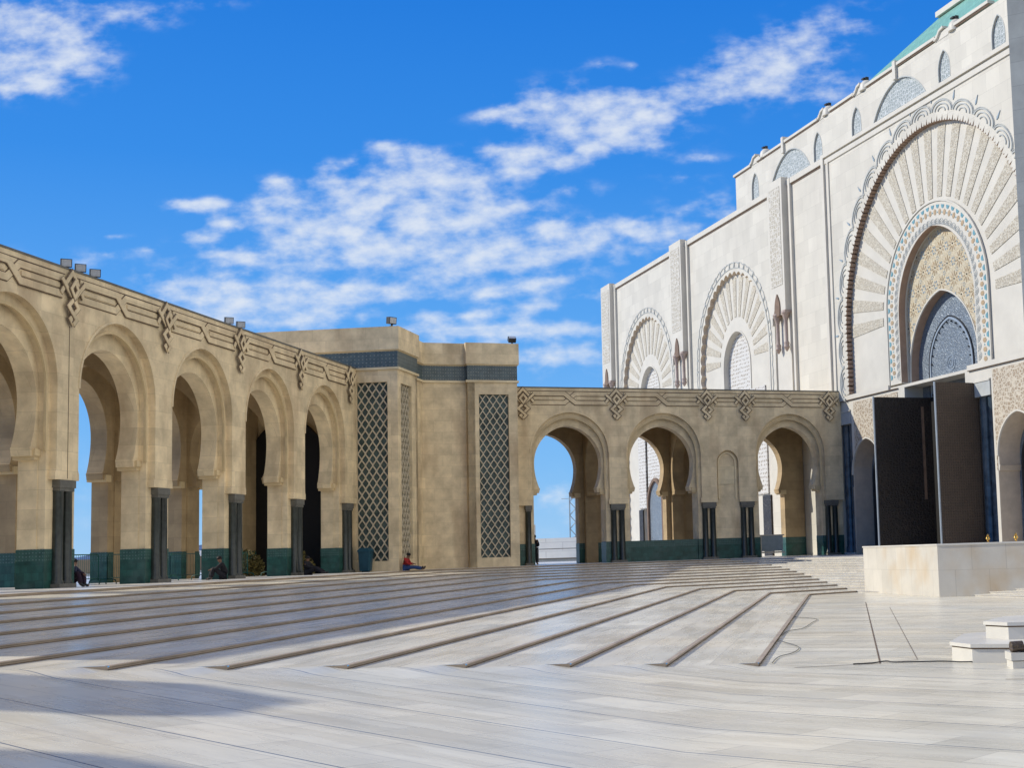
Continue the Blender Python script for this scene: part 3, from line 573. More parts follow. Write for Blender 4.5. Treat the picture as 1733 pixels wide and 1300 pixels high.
def arcade(name, label, frame, Y, x0, x1, cols, arches, hw, niches=(), crosses=True, depth=5.8, xback=None, blind_parapet=None, skip_end_cols=(), half=(), roof_x1=None, back_solid=()):
    t = Thing(name, label, 'arcade', frame, ((x0+x1)/2, Y+0.5, ZP))
    xb0, xb1 = xback or (x0, x1)
    # front face layer, carried by the columns
    ups = []
    for a in sorted(list(arches)+[n_[0] for n_ in niches]):
        if a in arches:
            u = arch_up(a, hw, 7.45, hw+0.03, 4.75)
            ups.append([(a-hw-0.0, 4.42) if 0 else (a-hw+0.06, 4.41), (a-hw+0.06, 4.62)]+u+[(a+hw-0.06, 4.62), (a+hw-0.06, 4.41)])
        else:
            ups.append(arch_up(a, 0.72, 6.8, 0.78, 4.41))
    w0 = MB(); w0.slab(notch(x0, x1, 4.41, 11.24, ups), [], Y, Y+0.24)
    t.part('front_wall', w0, 'stone')
    # second order
    ups = [arch_up(a, hw-0.20, 7.3, hw-0.11, ZP) for a in arches]
    w1 = MB(); w1.slab(notch(x0, x1, ZP, 11.0, ups), [], Y+0.24, Y+0.50)
    t.part('second_order_wall', w1, 'stone')
    # inner order with horseshoe opening
    ups = [arch_up(a, hw-0.33, 6.85, 2.22, ZP, (5.42, hw-0.62), hw-0.22+0.0) for a in arches]
    w2 = MB(); w2.slab(notch(x0, x1, ZP, 11.0, ups), [], Y+0.50, Y+1.15)
    t.part('horseshoe_wall', w2, 'stone')
    # rear wall
    bup = [arch_up(a, hw-0.33, 6.85, 2.22, ZP, (5.42, hw-0.62), hw-0.22) for a in arches if a not in back_solid]
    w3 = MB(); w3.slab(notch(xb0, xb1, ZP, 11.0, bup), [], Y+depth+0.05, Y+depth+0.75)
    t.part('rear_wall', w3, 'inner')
    # impost mouldings
    for a in arches:
        for sg in (-1, 1):
            ya, yb = Y+0.40, Y+1.19; m = MB()
            xa = a+sg*(hw-0.46); xb = a+sg*(hw+0.02)
            m.prism([(min(xa, xb), ya+0.06), (max(xa, xb), ya+0.06), (max(xa, xb), yb), (min(xa, xb), yb)], 5.02, 5.139)
            m.box(min(xa-sg*0.05, xb), max(xa-sg*0.05, xb), ya, yb+0.03, 5.14, 5.36); t.part('impost', m, 'mould')
            xa = a+sg*(hw-0.5); xb = a+sg*(hw-0.1); m = MB()
            m.box(min(xa, xb), max(xa, xb), Y+depth-0.03, Y+depth+0.8, 5.06, 5.34); t.part('impost', m, 'mould')
        archivolt(t, a, Y, hw)
    # transverse arches across the gallery at every pier
    piers = [c for c in cols if x0-0.1 <= c <= x1+0.1]
    for c in piers[1:-1] if len(piers) > 2 else []:
        m = MB(); cy = Y+1.15+(depth-1.1)/2; hwt = 1.85
        up = arch_up(cy, hwt, 6.7, 2.4, ZP, (5.42, hwt-0.3), hwt+0.12)
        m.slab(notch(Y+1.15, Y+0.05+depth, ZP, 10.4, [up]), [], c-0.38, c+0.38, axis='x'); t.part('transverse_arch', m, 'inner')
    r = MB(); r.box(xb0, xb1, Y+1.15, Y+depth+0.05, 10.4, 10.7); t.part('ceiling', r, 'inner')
    r = MB(); r.box(xb0, xb1, Y+0.24, Y+depth+0.9, 11.0, 11.24); t.part('roof', r, 'stone')
    r = MB(); r.box(x0, x1, Y-0.02, Y+0.3, 11.24, 11.31); t.part('coping', r, 'capital')
    # tiled dado round the piers
    edges = [x0]+[e for a in sorted(arches) for e in (a-hw+0.22, a+hw-0.22)]+[x1]
    for k in range(0, len(edges), 2):
        a, b = edges[k], edges[k+1]
        if b-a < 0.12: continue
        for (ya, yb) in ((Y+0.225, Y+1.165), (Y+depth+0.035, Y+depth+0.765)):
            if ya > Y+2 and back_solid and False: continue
            d = MB(); xa = a+(-0.015 if k else 0.0); xb_ = b+(0.015 if k+2 < len(edges) else 0.0)
            d.box(xa, xb_, ya, yb, ZP, 1.84); o = t.part('tile_dado', d, 'greentile')
            d = MB(); d.box(xa-0.003 if k else xa, xb_+0.003, ya-0.003, yb+0.003, 1.84, 2.21); t.sub(o, 'tile_border', d, 'greenband')
    for (nx, nh) in niches:
        m = MB(); m.ribbon(arch_up(nx, 0.56, 6.8, 0.62, 4.6), 0.10, Y+0.14, Y+0.235); t.part('niche_molding', m, 'stone_light')
        m = MB(); m.box(nx-0.5, nx+0.5, Y+0.20, Y+0.235, 5.5, 6.6); t.part('niche_panel', m, 'stone_light')
    for i, c in enumerate(cols):
        if c in skip_end_cols: continue
        column_pair(t, c, Y+0.02, one=half.get(c, 0) if half else 0)
    g = MB()
    for i, c in enumerate(cols):
        m = MB(); knot(g, m, c, Y); t.part('knot_relief', m, 'stone')
    m = MB()
    for i in range(len(cols)-1):
        crossing = any(cols[i] < a < cols[i+1] for a in arches)
        frieze(g, m, cols[i], cols[i+1], Y, crossing)
    t.part('ribbon_frieze', m, 'stone'); t.part('frieze_groove_shade', g, 'groove')  # dark strips painted as groove shade around the ribbons and knots
    if blind_parapet:
        a = blind_parapet; d = MB(); d.box(a-hw+0.24, a+hw-0.24, Y+0.3, Y+0.6, ZP, 1.84); o = t.part('parapet_tiles', d, 'greentile')
        d = MB(); d.box(a-hw+0.24, a+hw-0.24, Y+0.295, Y+0.605, 1.84, 2.21); t.sub(o, 'tile_border', d, 'greenband')
    return t
colsA = [17.9+6.243*k for k in range(9)]      # ... 42.87 49.12 55.36 61.6 67.85
archA = [c+3.12 for c in colsA[:-1]]
TA = arcade('arcade', 'long shaded stone arcade of tall horseshoe arches receding along the left side', FA, 25.38, 16.5, 68.8, colsA, archA, 2.50, depth=5.1)
colsB = [19.9, 25.55, 31.33, 33.85, 39.6]
TB = arcade('arcade', 'frontal stone arcade of three arches and a blind niche meeting the white mosque', FB, 79.4, 18.9, 40.45, colsB, [22.68, 28.5, 36.85], 2.37, niches=((32.6, 0.78),), xback=(19.2, 40.45), blind_parapet=28.5, half={19.9: 1})
# vertical joint down the left arcade front
m = MB(); m.box(42.86, 42.885, 25.372, 25.39, 4.45, 9.4); TA.part('expansion_joint', m, 'groove')
# black arched sheet painted as deep shade at the left gallery's far end
m = MB(); m.slab([(27.0, ZP)]+pointed(28.9, 1.95, 6.6, 2.3)+[(30.85, ZP)], [], 68.55, 68.78, axis='x'); TA.part('passage_shade', m, 'black')

# ---------------------------------------------------------------- corner block between the arcades
def offs(poly, d):
    n = len(poly); out = []
    for i in range(n):
        p = Vector(poly[i]); a = (p-Vector(poly[i-1])).normalized(); b = (Vector(poly[(i+1) % n])-p).normalized()
        na = Vector((a.y, -a.x)); nb = Vector((b.y, -b.x)); mm = (na+nb)
        if mm.length < 1e-6: mm = na
        mm.normalize(); k = d/max(0.3, mm.dot(na)); out.append((p.x+mm.x*k, p.y+mm.y*k))
    return out
def fa(s, u): p = FA.w(s, -u); return (p.x, p.y)
def fb(s, v): p = FB.w(s, -v); return (p.x, p.y)
# counter-clockwise footprint
F0 = fa(68.82, -33); F1 = fa(68.82, -23.22); F2 = fa(71.97, -23.22); F3 = fa(71.97, -23.75)
F4 = fb(13.72, -77.05); F5 = fb(16.12, -77.05); F6 = fb(16.12, -76.6); F7 = fb(18.9, -76.6); F8 = fb(18.9, -90.0)
foot = [F0, F1, F2, F3, F4, F5, F6, F7, F8, fa(88, -33)]
ar = sum(foot[i][0]*foot[(i+1) % len(foot)][1]-foot[(i+1) % len(foot)][0]*foot[i][1] for i in range(len(foot)))
if ar < 0: foot = foot[::-1]
T = Thing('corner_tower', 'massive stone corner block with diamond lattice panels and blue green tile band', 'tower', FW, (F2[0], F2[1], ZP))
b = MB(); b.prism(offs(foot, -0.42), ZP, 11.2); T.part('core', b, 'lattback')
def wallface(A, B, holes, name='wall', h1=11.2, d0=0.0, d1=0.40, ca=0.0, cb=0.0):
    """wall slab from A to B (outer face on the right hand of A->B is the court side)"""
    A = Vector(A); B = Vector(B); d = (B-A); L_ = d.length; d.normalize(); nrm = Vector((-d.y, d.x))
    mb_ = MB(); tmp = MB(); tmp.slab([(ca, ZP), (L_-cb, ZP), (L_-cb, h1), (ca, h1)], holes, d0, d1)
    mb_.add([(A.x+d.x*x+nrm.x*y, A.y+d.y*x+nrm.y*y, z) for x, y, z in tmp.v], tmp.f)
    T.part(name, mb_, 'stone'); return A, d, nrm, L_
def lattice(A, d, nrm, x0, x1, z0, z1, cols, rows):
    tmp = MB(); wd = (x1-x0)/cols; h = (z1-z0)/rows
    for c in range(0, int(cols)+1):
        for ph in (1, -1):
            pts = []
            for k in range(rows*8+1):
                f = (k/8.0) % 1.0; tri = 1-abs(2*f-1); sm = tri*tri*(3-2*tri)*0.6+tri*0.4
                pts.append((x0+0.03+wd*c+ph*wd/2*sm, z0+h*k/8.0))
            # clip
            seg = []
            for p_ in pts:
                if x0-0.001 <= p_[0] <= x1+0.001: seg.append(p_)
                else:
                    if len(seg) > 1: tmp.ribbon(seg, 0.05, 0.10-0.004*ph, 0.19)
                    seg = []
            if len(seg) > 1: tmp.ribbon(seg, 0.05, 0.10-0.004*ph, 0.19)
    bk = MB(); bk.box(x0-0.02, x1+0.02, 0.2, 0.3, z0-0.02, z1+0.02)
    for q, nm_, mt_ in ((bk, 'panel_tiles', 'lattback'), (tmp, 'lattice', 'lattice')):
        mb_ = MB(); mb_.add([(A.x+d.x*x+nrm.x*y, A.y+d.y*x+nrm.y*y, z) for x, y, z in q.v], q.f); T.part(nm_, mb_, mt_)
rect = lambda a, b_, c, e: [(a, c), (b_, c), (b_, e), (a, e)]
# face towards the camera-left (in line with the left arcade's end)
A_ = fa(68.82, -28.5); L1 = 28.5-23.22
w_ = wallface(A_, F1, [rect(3.12, L1-0.53, 1.5, 10.54)], 'wall'); lattice(*w_[:3], 3.12, L1-0.53, 1.5, 10.54, 4.25, 15)
w_ = wallface(fa(68.82, -33), fa(68.82, -28.51), [])
w_ = wallface(F1, F2, [rect(0.5, 2.2, 1.57, 10.5)], ca=0.41); lattice(*w_[:3], 0.5, 2.2, 1.57, 10.5, 4.25, 15)
wallface(F2, F3, [], ca=0.0, cb=0.0, d0=0.0, d1=0.38)
wallface(F3, F4, []); wallface(F4, F5, []); wallface(F5, F6, [], cb=0.0)
w_ = wallface(F6, F7, [rect(0.62, 2.28, 1.5, 10.5)], ca=0.0); lattice(*w_[:3], 0.62, 2.28, 1.5, 10.5, 4.25, 15)
wallface(F7, F8, [], ca=0.41)
b = MB(); b.prism(offs(foot, 0.09), 11.16, 11.28); T.part('ledge', b, 'stone_light')
b = MB(); b.prism(offs(foot, 0.012), 11.28, 12.12); T.part('tile_band', b, 'bandtile')
b = MB(); b.prism(offs(foot, 0.04), 12.10, 12.17); T.part('band_cornice', b, 'mould')
b = MB(); b.prism(offs(foot, 0.10), 12.17, 13.36); T.part('parapet', b, 'stone')
# taller blocks at the other end of the left arcade, out of frame, whose shadow falls across the foreground
T2 = Thing('corner_tower', 'unseen stone corner block at the near end of the left arcade casting the foreground shadow', 'tower', FA, (12.0, 27.0, ZP))
b = MB(); b.prism([(12.75, 26.5), (14.0, 26.35), (15.0, 27.7), (15.0, 40), (12.5, 40), (12.5, 27.2)], ZP, 13.3); b.prism([(12.5, 28.5), (12.5, 40), (10.6, 40), (10.6, 28.5)], ZP, 11.2); b.prism([(10.6, 26.4), (10.6, 40), (-6, 40), (-6, 25.0), (9.9, 25.0)], ZP, 13.3)
T2.part('wall', b, 'stone')

# ---------------------------------------------------------------- mosque facade (x = -s)
YM = 40.5
TM = Thing('mosque', 'huge white marble mosque facade with giant ribbed horseshoe portal and green roof', 'mosque', FM, (-80, YM, ZP))
def scallop(cx, zc, r, zb, amp, pitch, spiky=False, sub=6):
    """outline left bottom -> over -> right bottom with scallops"""
    nA = max(8, int(round(pi*r/pitch))); pts = []
    nv = max(1, int(round((zc-zb)/pitch)))
    def prof(f):
        if spiky: return amp*(1.0 if f < 0.12 or f > 0.88 else (0.35 if 0.42 < f < 0.58 else 0.0))
        return amp*abs(cos(pi*f))
    for k in range(nv*sub):
        f = k/sub; pts.append((cx-(r+prof(f % 1)), zb+(zc-zb)*f/nv))
    for k in range(nA*sub+1):
        f = k/sub; th = pi-pi*f/nA; q = r+prof(f % 1); pts.append((cx+q*cos(th), zc+q*sin(th)))
    for k in range(nv*sub-1, -1, -1):
        f = k/sub; pts.append((cx+(r+prof(f % 1)), zb+(zc-zb)*f/nv))
    return pts
CP, ZC = -67.75, 14.8
portal_hole = scallop(CP, ZC, 10.25, 10.9, 0.34, 0.56, True, 8)
a1 = scallop(-117.0, 15.7, 6.35, ZP, 0.26, 0.85); a2 = scallop(-97.0, 15.7, 6.45, ZP, 0.26, 0.85)
b = MB()
outl = [(-129.6, 26.6), (-129.6, ZP)]+a1+a2+[(-80.3, ZP), (-80.3, 10.75)]+[(-80.3, 26.6)]
b.slab(outl, [], YM, YM+1.3)
TM.part('wing_wall', b, 'white')
b = MB(); b.slab([(-80.3, 26.6), (-80.3, 10.75)]+portal_hole+[(-54.0, 10.75), (-54.0, 26.6)], [], YM-0.12, YM+1.3)
# close strip under springing
TM.part('portal_wall', b, 'white')
b = MB(); b.ribbon(portal_hole, 0.03, YM-0.115, YM+0.26); TM.part('toothed_reveal', b, 'reveal')
for h_ in (a1, a2): b = MB(); b.ribbon(h_[:], 0.03, YM+0.004, YM+0.36); TM.part('scalloped_reveal', b, 'reveal_pale')
b = MB(); b.box(-129.6, -54, YM+1.9, YM+14, ZP, 26.4); TM.part('building_core', b, 'white2')
# end of the facade, return wall
b = MB(); b.box(-129.6, -129.2, YM+1.3, YM+14, ZP, 26.6); b.box(-54.4, -54, YM+1.3, YM+30, ZP, 26.6); TM.part('side_wall', b, 'white')
b = MB(); b.box(-129.5, -54.4, YM+1.3, YM+8.6, 26.42, 26.6); TM.part('terrace_roof', b, 'white2')
# copings and frame fillets
b = MB()
for (xa, xb) in ((-125.2, -108.9), (-106.0, -88.7)): b.box(xa, xb, YM-0.16, YM+0.5, 26.36, 26.74)
b.box(-86.0, -80.35, YM-0.16, YM+0.5, 26.36, 26.74); TM.part('coping', b, 'white2')
b = MB(); b.box(-80.45, -54, YM-0.26, YM+0.6, 26.62, 26.86); b.box(-80.0, -54, YM-0.2, YM-0.1, 26.2, 26.5); b.box(-80.45, -80.12, YM-0.26, YM-0.1, 10.0, 26.62); b.box(-79.75, -79.55, YM-0.2, YM-0.1, 10.8, 26.2)
TM.part('portal_frame', b, 'white2')
b = MB()
for (x, wd) in ((-85.75, 0.28), (-105.75, 0.28), (-125.05, 0.28)): b = MB(); b.box(x, x+wd, YM-0.2, YM+0.1, 6, 26.74); TM.part('frame_fillet', b, 'white2')
for x in (-89.0, -109.2): b = MB(); b.box(x, x+0.12, YM-0.12, YM+0.1, 6, 26.36); TM.part('frame_fillet', b, 'white2')
# brown strips painted as a thin shadow line under the copings
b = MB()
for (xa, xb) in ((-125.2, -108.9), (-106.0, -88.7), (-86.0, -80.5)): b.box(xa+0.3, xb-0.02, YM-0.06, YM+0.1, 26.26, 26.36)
TM.part('coping_shadow_line', b, 'brownstone')
# pilasters
for (s0, s1) in ((86.1, 88.55), (106.1, 108.8), (125.4, 128.15)):
    b = MB(); b.box(-s1, -s0, YM-0.52, YM+0.0, 17.45, 26.95); b.box(-s1, -s1+0.25, YM-0.52, YM, 16.9, 17.45)
    b.box(-s1+0.1, -s0-0.1, YM-0.14, YM+0.0, ZP, 17.45)
    o = TM.part('pilaster', b, 'white2')
    b = MB(); b.box(-s1+0.32, -s0-0.32, YM-0.545, YM-0.515, 19.5, 26.4); TM.sub(o, 'carved_panel', b, 'pilcarve')
    b = MB(); b.poly([(-s1+0.55, 17.4)]+[(x, z) for x, z in pointed((-s1-s0)/2, 0.42, 17.9, 1.05, 8)]+[(-s0-0.85, 17.4)], YM-0.60, YM-0.3); TM.sub(o, 'lantern_niche', b, 'brownstone')
    for k, xx in enumerate((-s1+0.85, -s0-0.22)):
        b = MB(); yy = YM-0.42
        b.lathe(xx, yy, [(0.30, 17.62), (0.34, 17.50), (0.24, 17.30), (0.16, 17.05), (0.13, 16.9), (0.13, 15.55), (0.20, 15.45), (0.17, 15.25), (0.22, 15.15), (0.05, 14.85)], 12)
        if k: b.box(xx-0.32, xx+0.32, yy-0.2, yy+0.4, 17.50, 17.68)
        TM.sub(o, 'colonnette', b, 'pinkstone', True)
# ribbed recess fields
def field(cx, zc, r, zb, hole_r, hole_cz, y, nray, r0, r1, name='ribbed_field', hb=None):
    o_ = [(cx-r-0.5, zb)]+[(cx-r-0.5, zc+r+0.5), (cx+r+0.5, zc+r+0.5), (cx+r+0.5, zb)]
    hp = [(cx-hole_r, zb)]+pointed(cx, hole_r, hole_cz, hole_r+0.12)+[(cx+hole_r, zb)]
    b_ = MB(); b_.slab([(cx-r-0.5, zc+r+0.5), (cx-r-0.5, zb)]+hp+[(cx+r+0.5, zb), (cx+r+0.5, zc+r+0.5)], [], y, y+0.8)
    o = TM.part(name, b_, 'white2')
    q = MB()
    for k in range(nray):
        th = radians(-4)+(pi+radians(8))*(k+0.5)/nray; dth = (pi+radians(8))/nray*0.26
        p_ = [(cx+rr*cos(th+dd), zc+rr*sin(th+dd)) for rr, dd in ((r0, -dth*0.95), (r1, -dth), (r1, dth), (r0, dth*0.95))]
        q.poly(p_, y-0.035, y+0.01)
    TM.sub(o, 'carved_rays', q, 'ray'); return o
field(CP, ZC, 10.9, 10.9, 5.45, 15.15, YM+0.26, 21, 6.1, 10.1)
for cx in (-117.0, -97.0):
    fo = field(cx, 15.7, 7.2, ZP, 2.55, 15.2, YM+0.36, 15, 3.3, 6.3)
    b = MB(); b.box(cx-2.6, cx+2.6, YM+0.75, YM+0.95, 4, 18.2); TM.part('pierced_screen', b, 'perf')
    m = MB(); m.ribbon(arch_up(cx, 2.62, 15.2, 2.75, 8), 0.10, YM+0.30, YM+0.37); TM.part('screen_molding', m, 'white2')
    # outer scalloped relief
    m = MB()
    for rr, am in ((6.95, 0.0), (7.28, 0.1)):
        m.ribbon(scallop(cx, 15.7, rr, 9.5, am, 0.85, False, 6), 0.055, YM-0.04, YM+0.01)
    nn = 24
    for k in range(nn+1):
        th = pi*k/nn
        for d_ in (-0.014, 0.014):
            m.ribbon([(cx+6.98*cos(th+d_), 15.7+6.98*sin(th+d_)), (cx+7.4*cos(th), 15.7+7.4*sin(th))], 0.05, YM-0.045, YM+0.01)
    TM.part('scalloped_crest', m, 'crest')
# lower screens and doors behind the frontal arcade
for a_, b_ in ((-120.4, -118.5), (-117.9, -111.0), (-95.5, -91.8)): m = MB(); m.box(a_, b_, YM+0.25, YM+0.355, 5.4, 13.2); TM.part('lower_screen', m, 'perf')
for a_, b_ in ((-120.55, -119.5), (-92.8, -91.4)): m = MB(); m.box(a_, b_, YM+0.23, YM+0.355, ZP, 5.3); TM.part('slit_door', m, 'leaf_dark')
for cx, sc in ((-115.7, 1.0), (-99.2, 1.0)):
    m = MB(); m.slab([(cx-1.9, ZP)]+pointed(cx, 1.9, 5.6, 2.2)+[(cx+1.9, ZP)], [], YM+0.2, YM+0.4); o = TM.part('arched_door', m, 'door')
    m = MB(); m.ribbon(arch_up(cx, 1.9, 5.6, 2.2, ZP), 0.28, YM+0.02, YM+0.41); TM.sub(o, 'door_surround', m, 'brownstone')
# portal crest: nested lobes outside the toothed edge
m = MB(); leaves = MB(); PL = 15
lob = []
arcl = 10.25*pi/PL
for k in range(PL): lob.append(('a', pi-pi*(k+0.5)/PL))
def lobe(cxl, czl, ang, scale):
    for j, rr in enumerate((0.98, 0.68, 0.36)):
        pts = []
        for q in range(11):
            t_ = -pi/2+pi*q/10; lx = sin(t_)*rr*1.06; ly = cos(t_)*rr*0.62
            pts.append((cxl+(lx*sin(ang)+ly*cos(ang))*scale, czl+(-lx*cos(ang)+ly*sin(ang))*scale))
        m.ribbon(pts, 0.075 if j < 2 else 0.06, YM-0.17, YM-0.11)
        if j == 0:
            pts2 = [(cxl+(p_[0]-cxl)*1.12, czl+(p_[1]-czl)*1.12) for p_ in pts]; m.ribbon(pts2, 0.03, YM-0.15, YM-0.11)
for _, th in lob: lobe(CP+10.75*cos(th), ZC+10.75*sin(th), th, 1.0)
for k in range(2):
    for sg in (-1, 1): lobe(CP+sg*10.75, ZC-1.08-2.05*k, 0 if sg > 0 else pi, 0.96)
for k in range(PL+1):
    th = pi*k/PL; c_, s_ = cos(th), sin(th)
    ps = [(11.45, -0.07), (11.85, 0.0), (11.45, 0.07), (11.3, 0.0)]
    leaves.poly([(CP+a_*c_-b_*s_, ZC+a_*s_+b_*c_) for a_, b_ in ps], YM-0.16, YM-0.12)
TM.part('portal_crest', m, 'crest'); TM.part('crest_leaves', leaves, 'bluegrey')
# ornamental band
YB = YM+0.18; CX = -67.75
b = MB(); b.slab([(CX-5.45, 10.9)]+pointed(CX, 5.45, 15.15, 5.5, 20)+[(CX+5.45, 10.9), (CX+4.12, 10.9)]+list(reversed(pointed(CX, 4.12, 14.8, 4.55, 20)))+[(CX-4.12, 10.9)], [], YB, YB+1.2)
OB = TM.part('ornament_band', b, 'white2'); OB['_off'] = TM.base
b = MB(); b.ribbon(arch_up(CX, 4.115, 14.8, 4.545, 10.95), 0.03, YB+0.01, YB+0.42); TM.part('band_reveal', b, 'reveal')
blue = MB(); och = MB(); nest = MB()
def bandpos(t_, r_):   # t_ in metres along from left foot
    zs = 15.12; Lv = zs-11.1
    if t_ < Lv: return (CX-r_, 11.1+t_, pi)
    t2 = (t_-Lv)/4.75
    if t2 < pi: th = pi-t2; return (CX+r_*cos(th), zs+r_*sin(th), th)
    return (CX+r_, zs-(t_-Lv-pi*4.75), 0.0)
tot = 2*(15.12-11.1)+pi*4.75; NB = 46
for k in range(NB):
    t_ = tot*(k+0.5)/NB
    x, z, th = bandpos(t_, 5.17); c_, s_ = cos(th), sin(th)
    put = lambda mbx, lst, y, x=x, z=z, c_=c_, s_=s_: mbx.poly([(x+a_*c_-b_*s_, z+a_*s_+b_*c_) for a_, b_ in lst], YB-y, YB+0.01)
    put(blue, [(0.16, -0.17), (0.16, 0.17), (-0.02, 0.10), (-0.05, 0), (-0.02, -0.10)], 0.02)
    x, z, th = bandpos(t_+tot/NB/2, 4.92); c_, s_ = cos(th), sin(th)
    och.poly([(x+0.15*cos(pi/3*q)*1.2*c_-0.14*sin(pi/3*q)*s_, z+0.15*cos(pi/3*q)*1.2*s_+0.14*sin(pi/3*q)*c_) for q in range(6)], YB-0.02, YB+0.01)
    x, z, th = bandpos(t_, 4.9); blue.poly([(x+0.05, z), (x, z+0.05), (x-0.05, z), (x, z-0.05)], YB-0.02, YB+0.01)
    for rr in (0.26, 0.17, 0.08):
        x, z, th = bandpos(t_, 4.22); pts = []
        for q in range(9):
            g_ = -pi/2+pi*q/8; lx, ly = rr*sin(g_), rr*cos(g_)*1.3
            pts.append((x+ly*cos(th)-lx*sin(th), z+ly*sin(th)+lx*cos(th)))
        nest.ribbon(pts, 0.035, YB-0.025, YB+0.01)
inlay(OB, blue, 'tealblue'); inlay(OB, och, 'orange'); inlay(OB, nest, 'crest'); del OB['_off']
m = MB(); m.ribbon(arch_up(CX, 5.5, 15.15, 5.55, 10.9), 0.09, YB-0.06, YB+0.05); TM.part('band_molding', m, 'white2')
m = MB(); m.ribbon(arch_up(CX, 5.58, 15.15, 5.63, 10.9), 0.03, YB+0.12, YB+0.16); TM.part('band_outline', m, 'crest')
# zellij tympanum
YZ = YM+0.72; DX = -68.0
b = MB(); hp = arch_up(DX, 3.68, 11.45, 4.28, 10.6)
b.slab([(DX-5, 20.2), (DX-5, 10.6)]+hp+[(DX+5, 10.6), (DX+5, 20.2)], [], YZ, YZ+0.9); ZT = TM.part('zellij_tympanum', b, 'zell'); ZT['_off'] = TM.base
b = MB(); b.ribbon(arch_up(DX, 3.675, 11.45, 4.275, 10.6), 0.03, YZ+0.05, YZ+0.54); TM.part('door_arch_reveal', b, 'reveal')
pet = MB(); cen = MB(); dots = MB()
def inz(x, z, mg=0.1):
    if z > 15.1 and hypot(x-CX, z-15.1) > 4.1-mg: return False
    if abs(x-CX) > 4.1-mg: return False
    if z > 11.45 and hypot(abs(x-DX)+0.65, z-11.45) < 4.4+mg: return False
    if z <= 11.45 and abs(x-DX) < 3.75+mg: return False
    return z > 11
for i in range(-5, 6):
    for j in range(0, 9):
        x = CX+i*1.32+(0.66 if j % 2 else 0); z = 12.1+j*1.0
        if inz(x, z, -0.3):
            for q in range(10):
                th = 2*pi*q/10+0.15; c_, s_ = cos(th), sin(th)
                if inz(x+0.3*c_, z+0.3*s_, 0.05): pet.poly([(x+a_*c_-b_*s_, z+a_*s_+b_*c_) for a_, b_ in ((0.15, 0), (0.28, -0.035), (0.46, 0), (0.28, 0.035))], YZ-0.02, YZ+0.01)
            if inz(x, z, 0.06): cen.poly([(x+0.05*cos(pi/4*q), z+0.05*sin(pi/4*q)) for q in range(8)], YZ-0.02, YZ+0.01)
        x2 = x+0.66; z2 = z
        for q in range(6):
            th = 2*pi*q/6; xx, zz = x2+0.17*cos(th), z2+0.2*sin(th)
            if inz(xx, zz, 0.06): dots.poly([(xx+0.05*cos(th+g_)*1.1, zz+0.07*sin(th+g_)) for g_ in (0, pi/2, pi, 3*pi/2)], YZ-0.02, YZ+0.01)
        xx, zz = x+0.33, z+0.5
        for q in range(5):
            th = 2*pi*q/5
            if inz(xx+0.1*cos(th), zz+0.1*sin(th), 0.06): dots.poly([(xx+0.1*cos(th)+0.035*cos(g_), zz+0.1*sin(th)+0.035*sin(g_)) for g_ in (0, pi/2, pi, 3*pi/2)], YZ-0.02, YZ+0.01)
inlay(ZT, pet, 'orange'); inlay(ZT, cen, 'black'); inlay(ZT, dots, 'bluegrey'); del ZT['_off']
m = MB(); m.ribbon(arch_up(DX, 3.72, 11.45, 4.32, 10.6), 0.09, YZ-0.04, YZ+0.05); TM.part('door_arch_molding', m, 'white2')
# upper door panel in titanium with riveted inner arch
YD = YM+1.25
b = MB(); b.box(DX-4, DX+4, YD, YD+0.3, 9.9, 16.4); dp = TM.part('upper_door_panel', b, 'door')
m = MB(); m.ribbon(arch_up(DX+0.0, 2.38, 11.5, 2.80, 9.9), 0.06, YD-0.07, YD+0.01); TM.sub(dp, 'panel_arch', m, 'metal')
m = MB(); m.ribbon(arch_up(DX+0.0, 2.25, 11.5, 2.67, 9.9), 0.12, YD-0.06, YD+0.01); TM.sub(dp, 'panel_arch_trim', m, 'doortrim')
m = MB()
for p_ in arch_up(DX+0.0, 2.08, 11.5, 2.50, 10.0)[::2]: m.poly([(p_[0]+0.05*cos(pi/3*q), p_[1]+0.05*sin(pi/3*q)) for q in range(6)], YD-0.1, YD+0.01)
m2 = MB()
for rr in (0.22, 0.42): m2.ribbon([(DX+rr*cos(2*pi*q/20), 11.6+rr*sin(2*pi*q/20)) for q in range(20)], 0.035, YD-0.03, YD+0.01, True)
TM.sub(dp, 'rivets', m, 'metal'); TM.sub(dp, 'rosette', m2, 'doortrim')
# lower portal zone
b = MB(); YL = YM
LD = [(DX-3.3, ZP), (DX-3.3, 10.58), (DX+3.3, 10.58), (DX+3.3, ZP)]
def sidearch(cx): return arch_up(cx, 1.88, 5.9, 2.12, ZP, (5.42, 1.86), 1.98)
sa = [sidearch(-76.25), sidearch(-59.95)]
cr1 = [(-79.8, ZP), (-79.8, 10.0), (-78.12, 10.0), (-78.12, ZP)]; cr2 = [(-63.8, ZP), (-63.8, 10.0), (-62.2, 10.0), (-62.2, ZP)]
sa[0] = [(max(x, -78.1), z) for x, z in sa[0]]; sa[1] = [(max(x, -61.95), z) for x, z in sa[1]]
out = [(-80.3, 10.75), (-80.3, ZP)]+cr1+sa[0]+LD+cr2+sa[1]+[(-54, ZP), (-54, 10.75)]
for a_, b_ in ((-79.8, -78.12), (-63.8, -62.2)): q_ = MB(); q_.box(a_+0.005, b_-0.005, YL+0.7, YL+1.2, ZP, 9.99); TM.part('column_recess', q_, 'bluemarble')
b.slab(out, [], YL+0.02, YL+1.3); TM.part('lower_portal_wall', b, 'white2')
for a_, b_ in ((-80.2, -73.0), (-64.3, -54)): m = MB(); m.box(a_, b_, YL-0.10, YL+0.06, 10.62, 10.90); TM.part('string_course', m, 'white2')
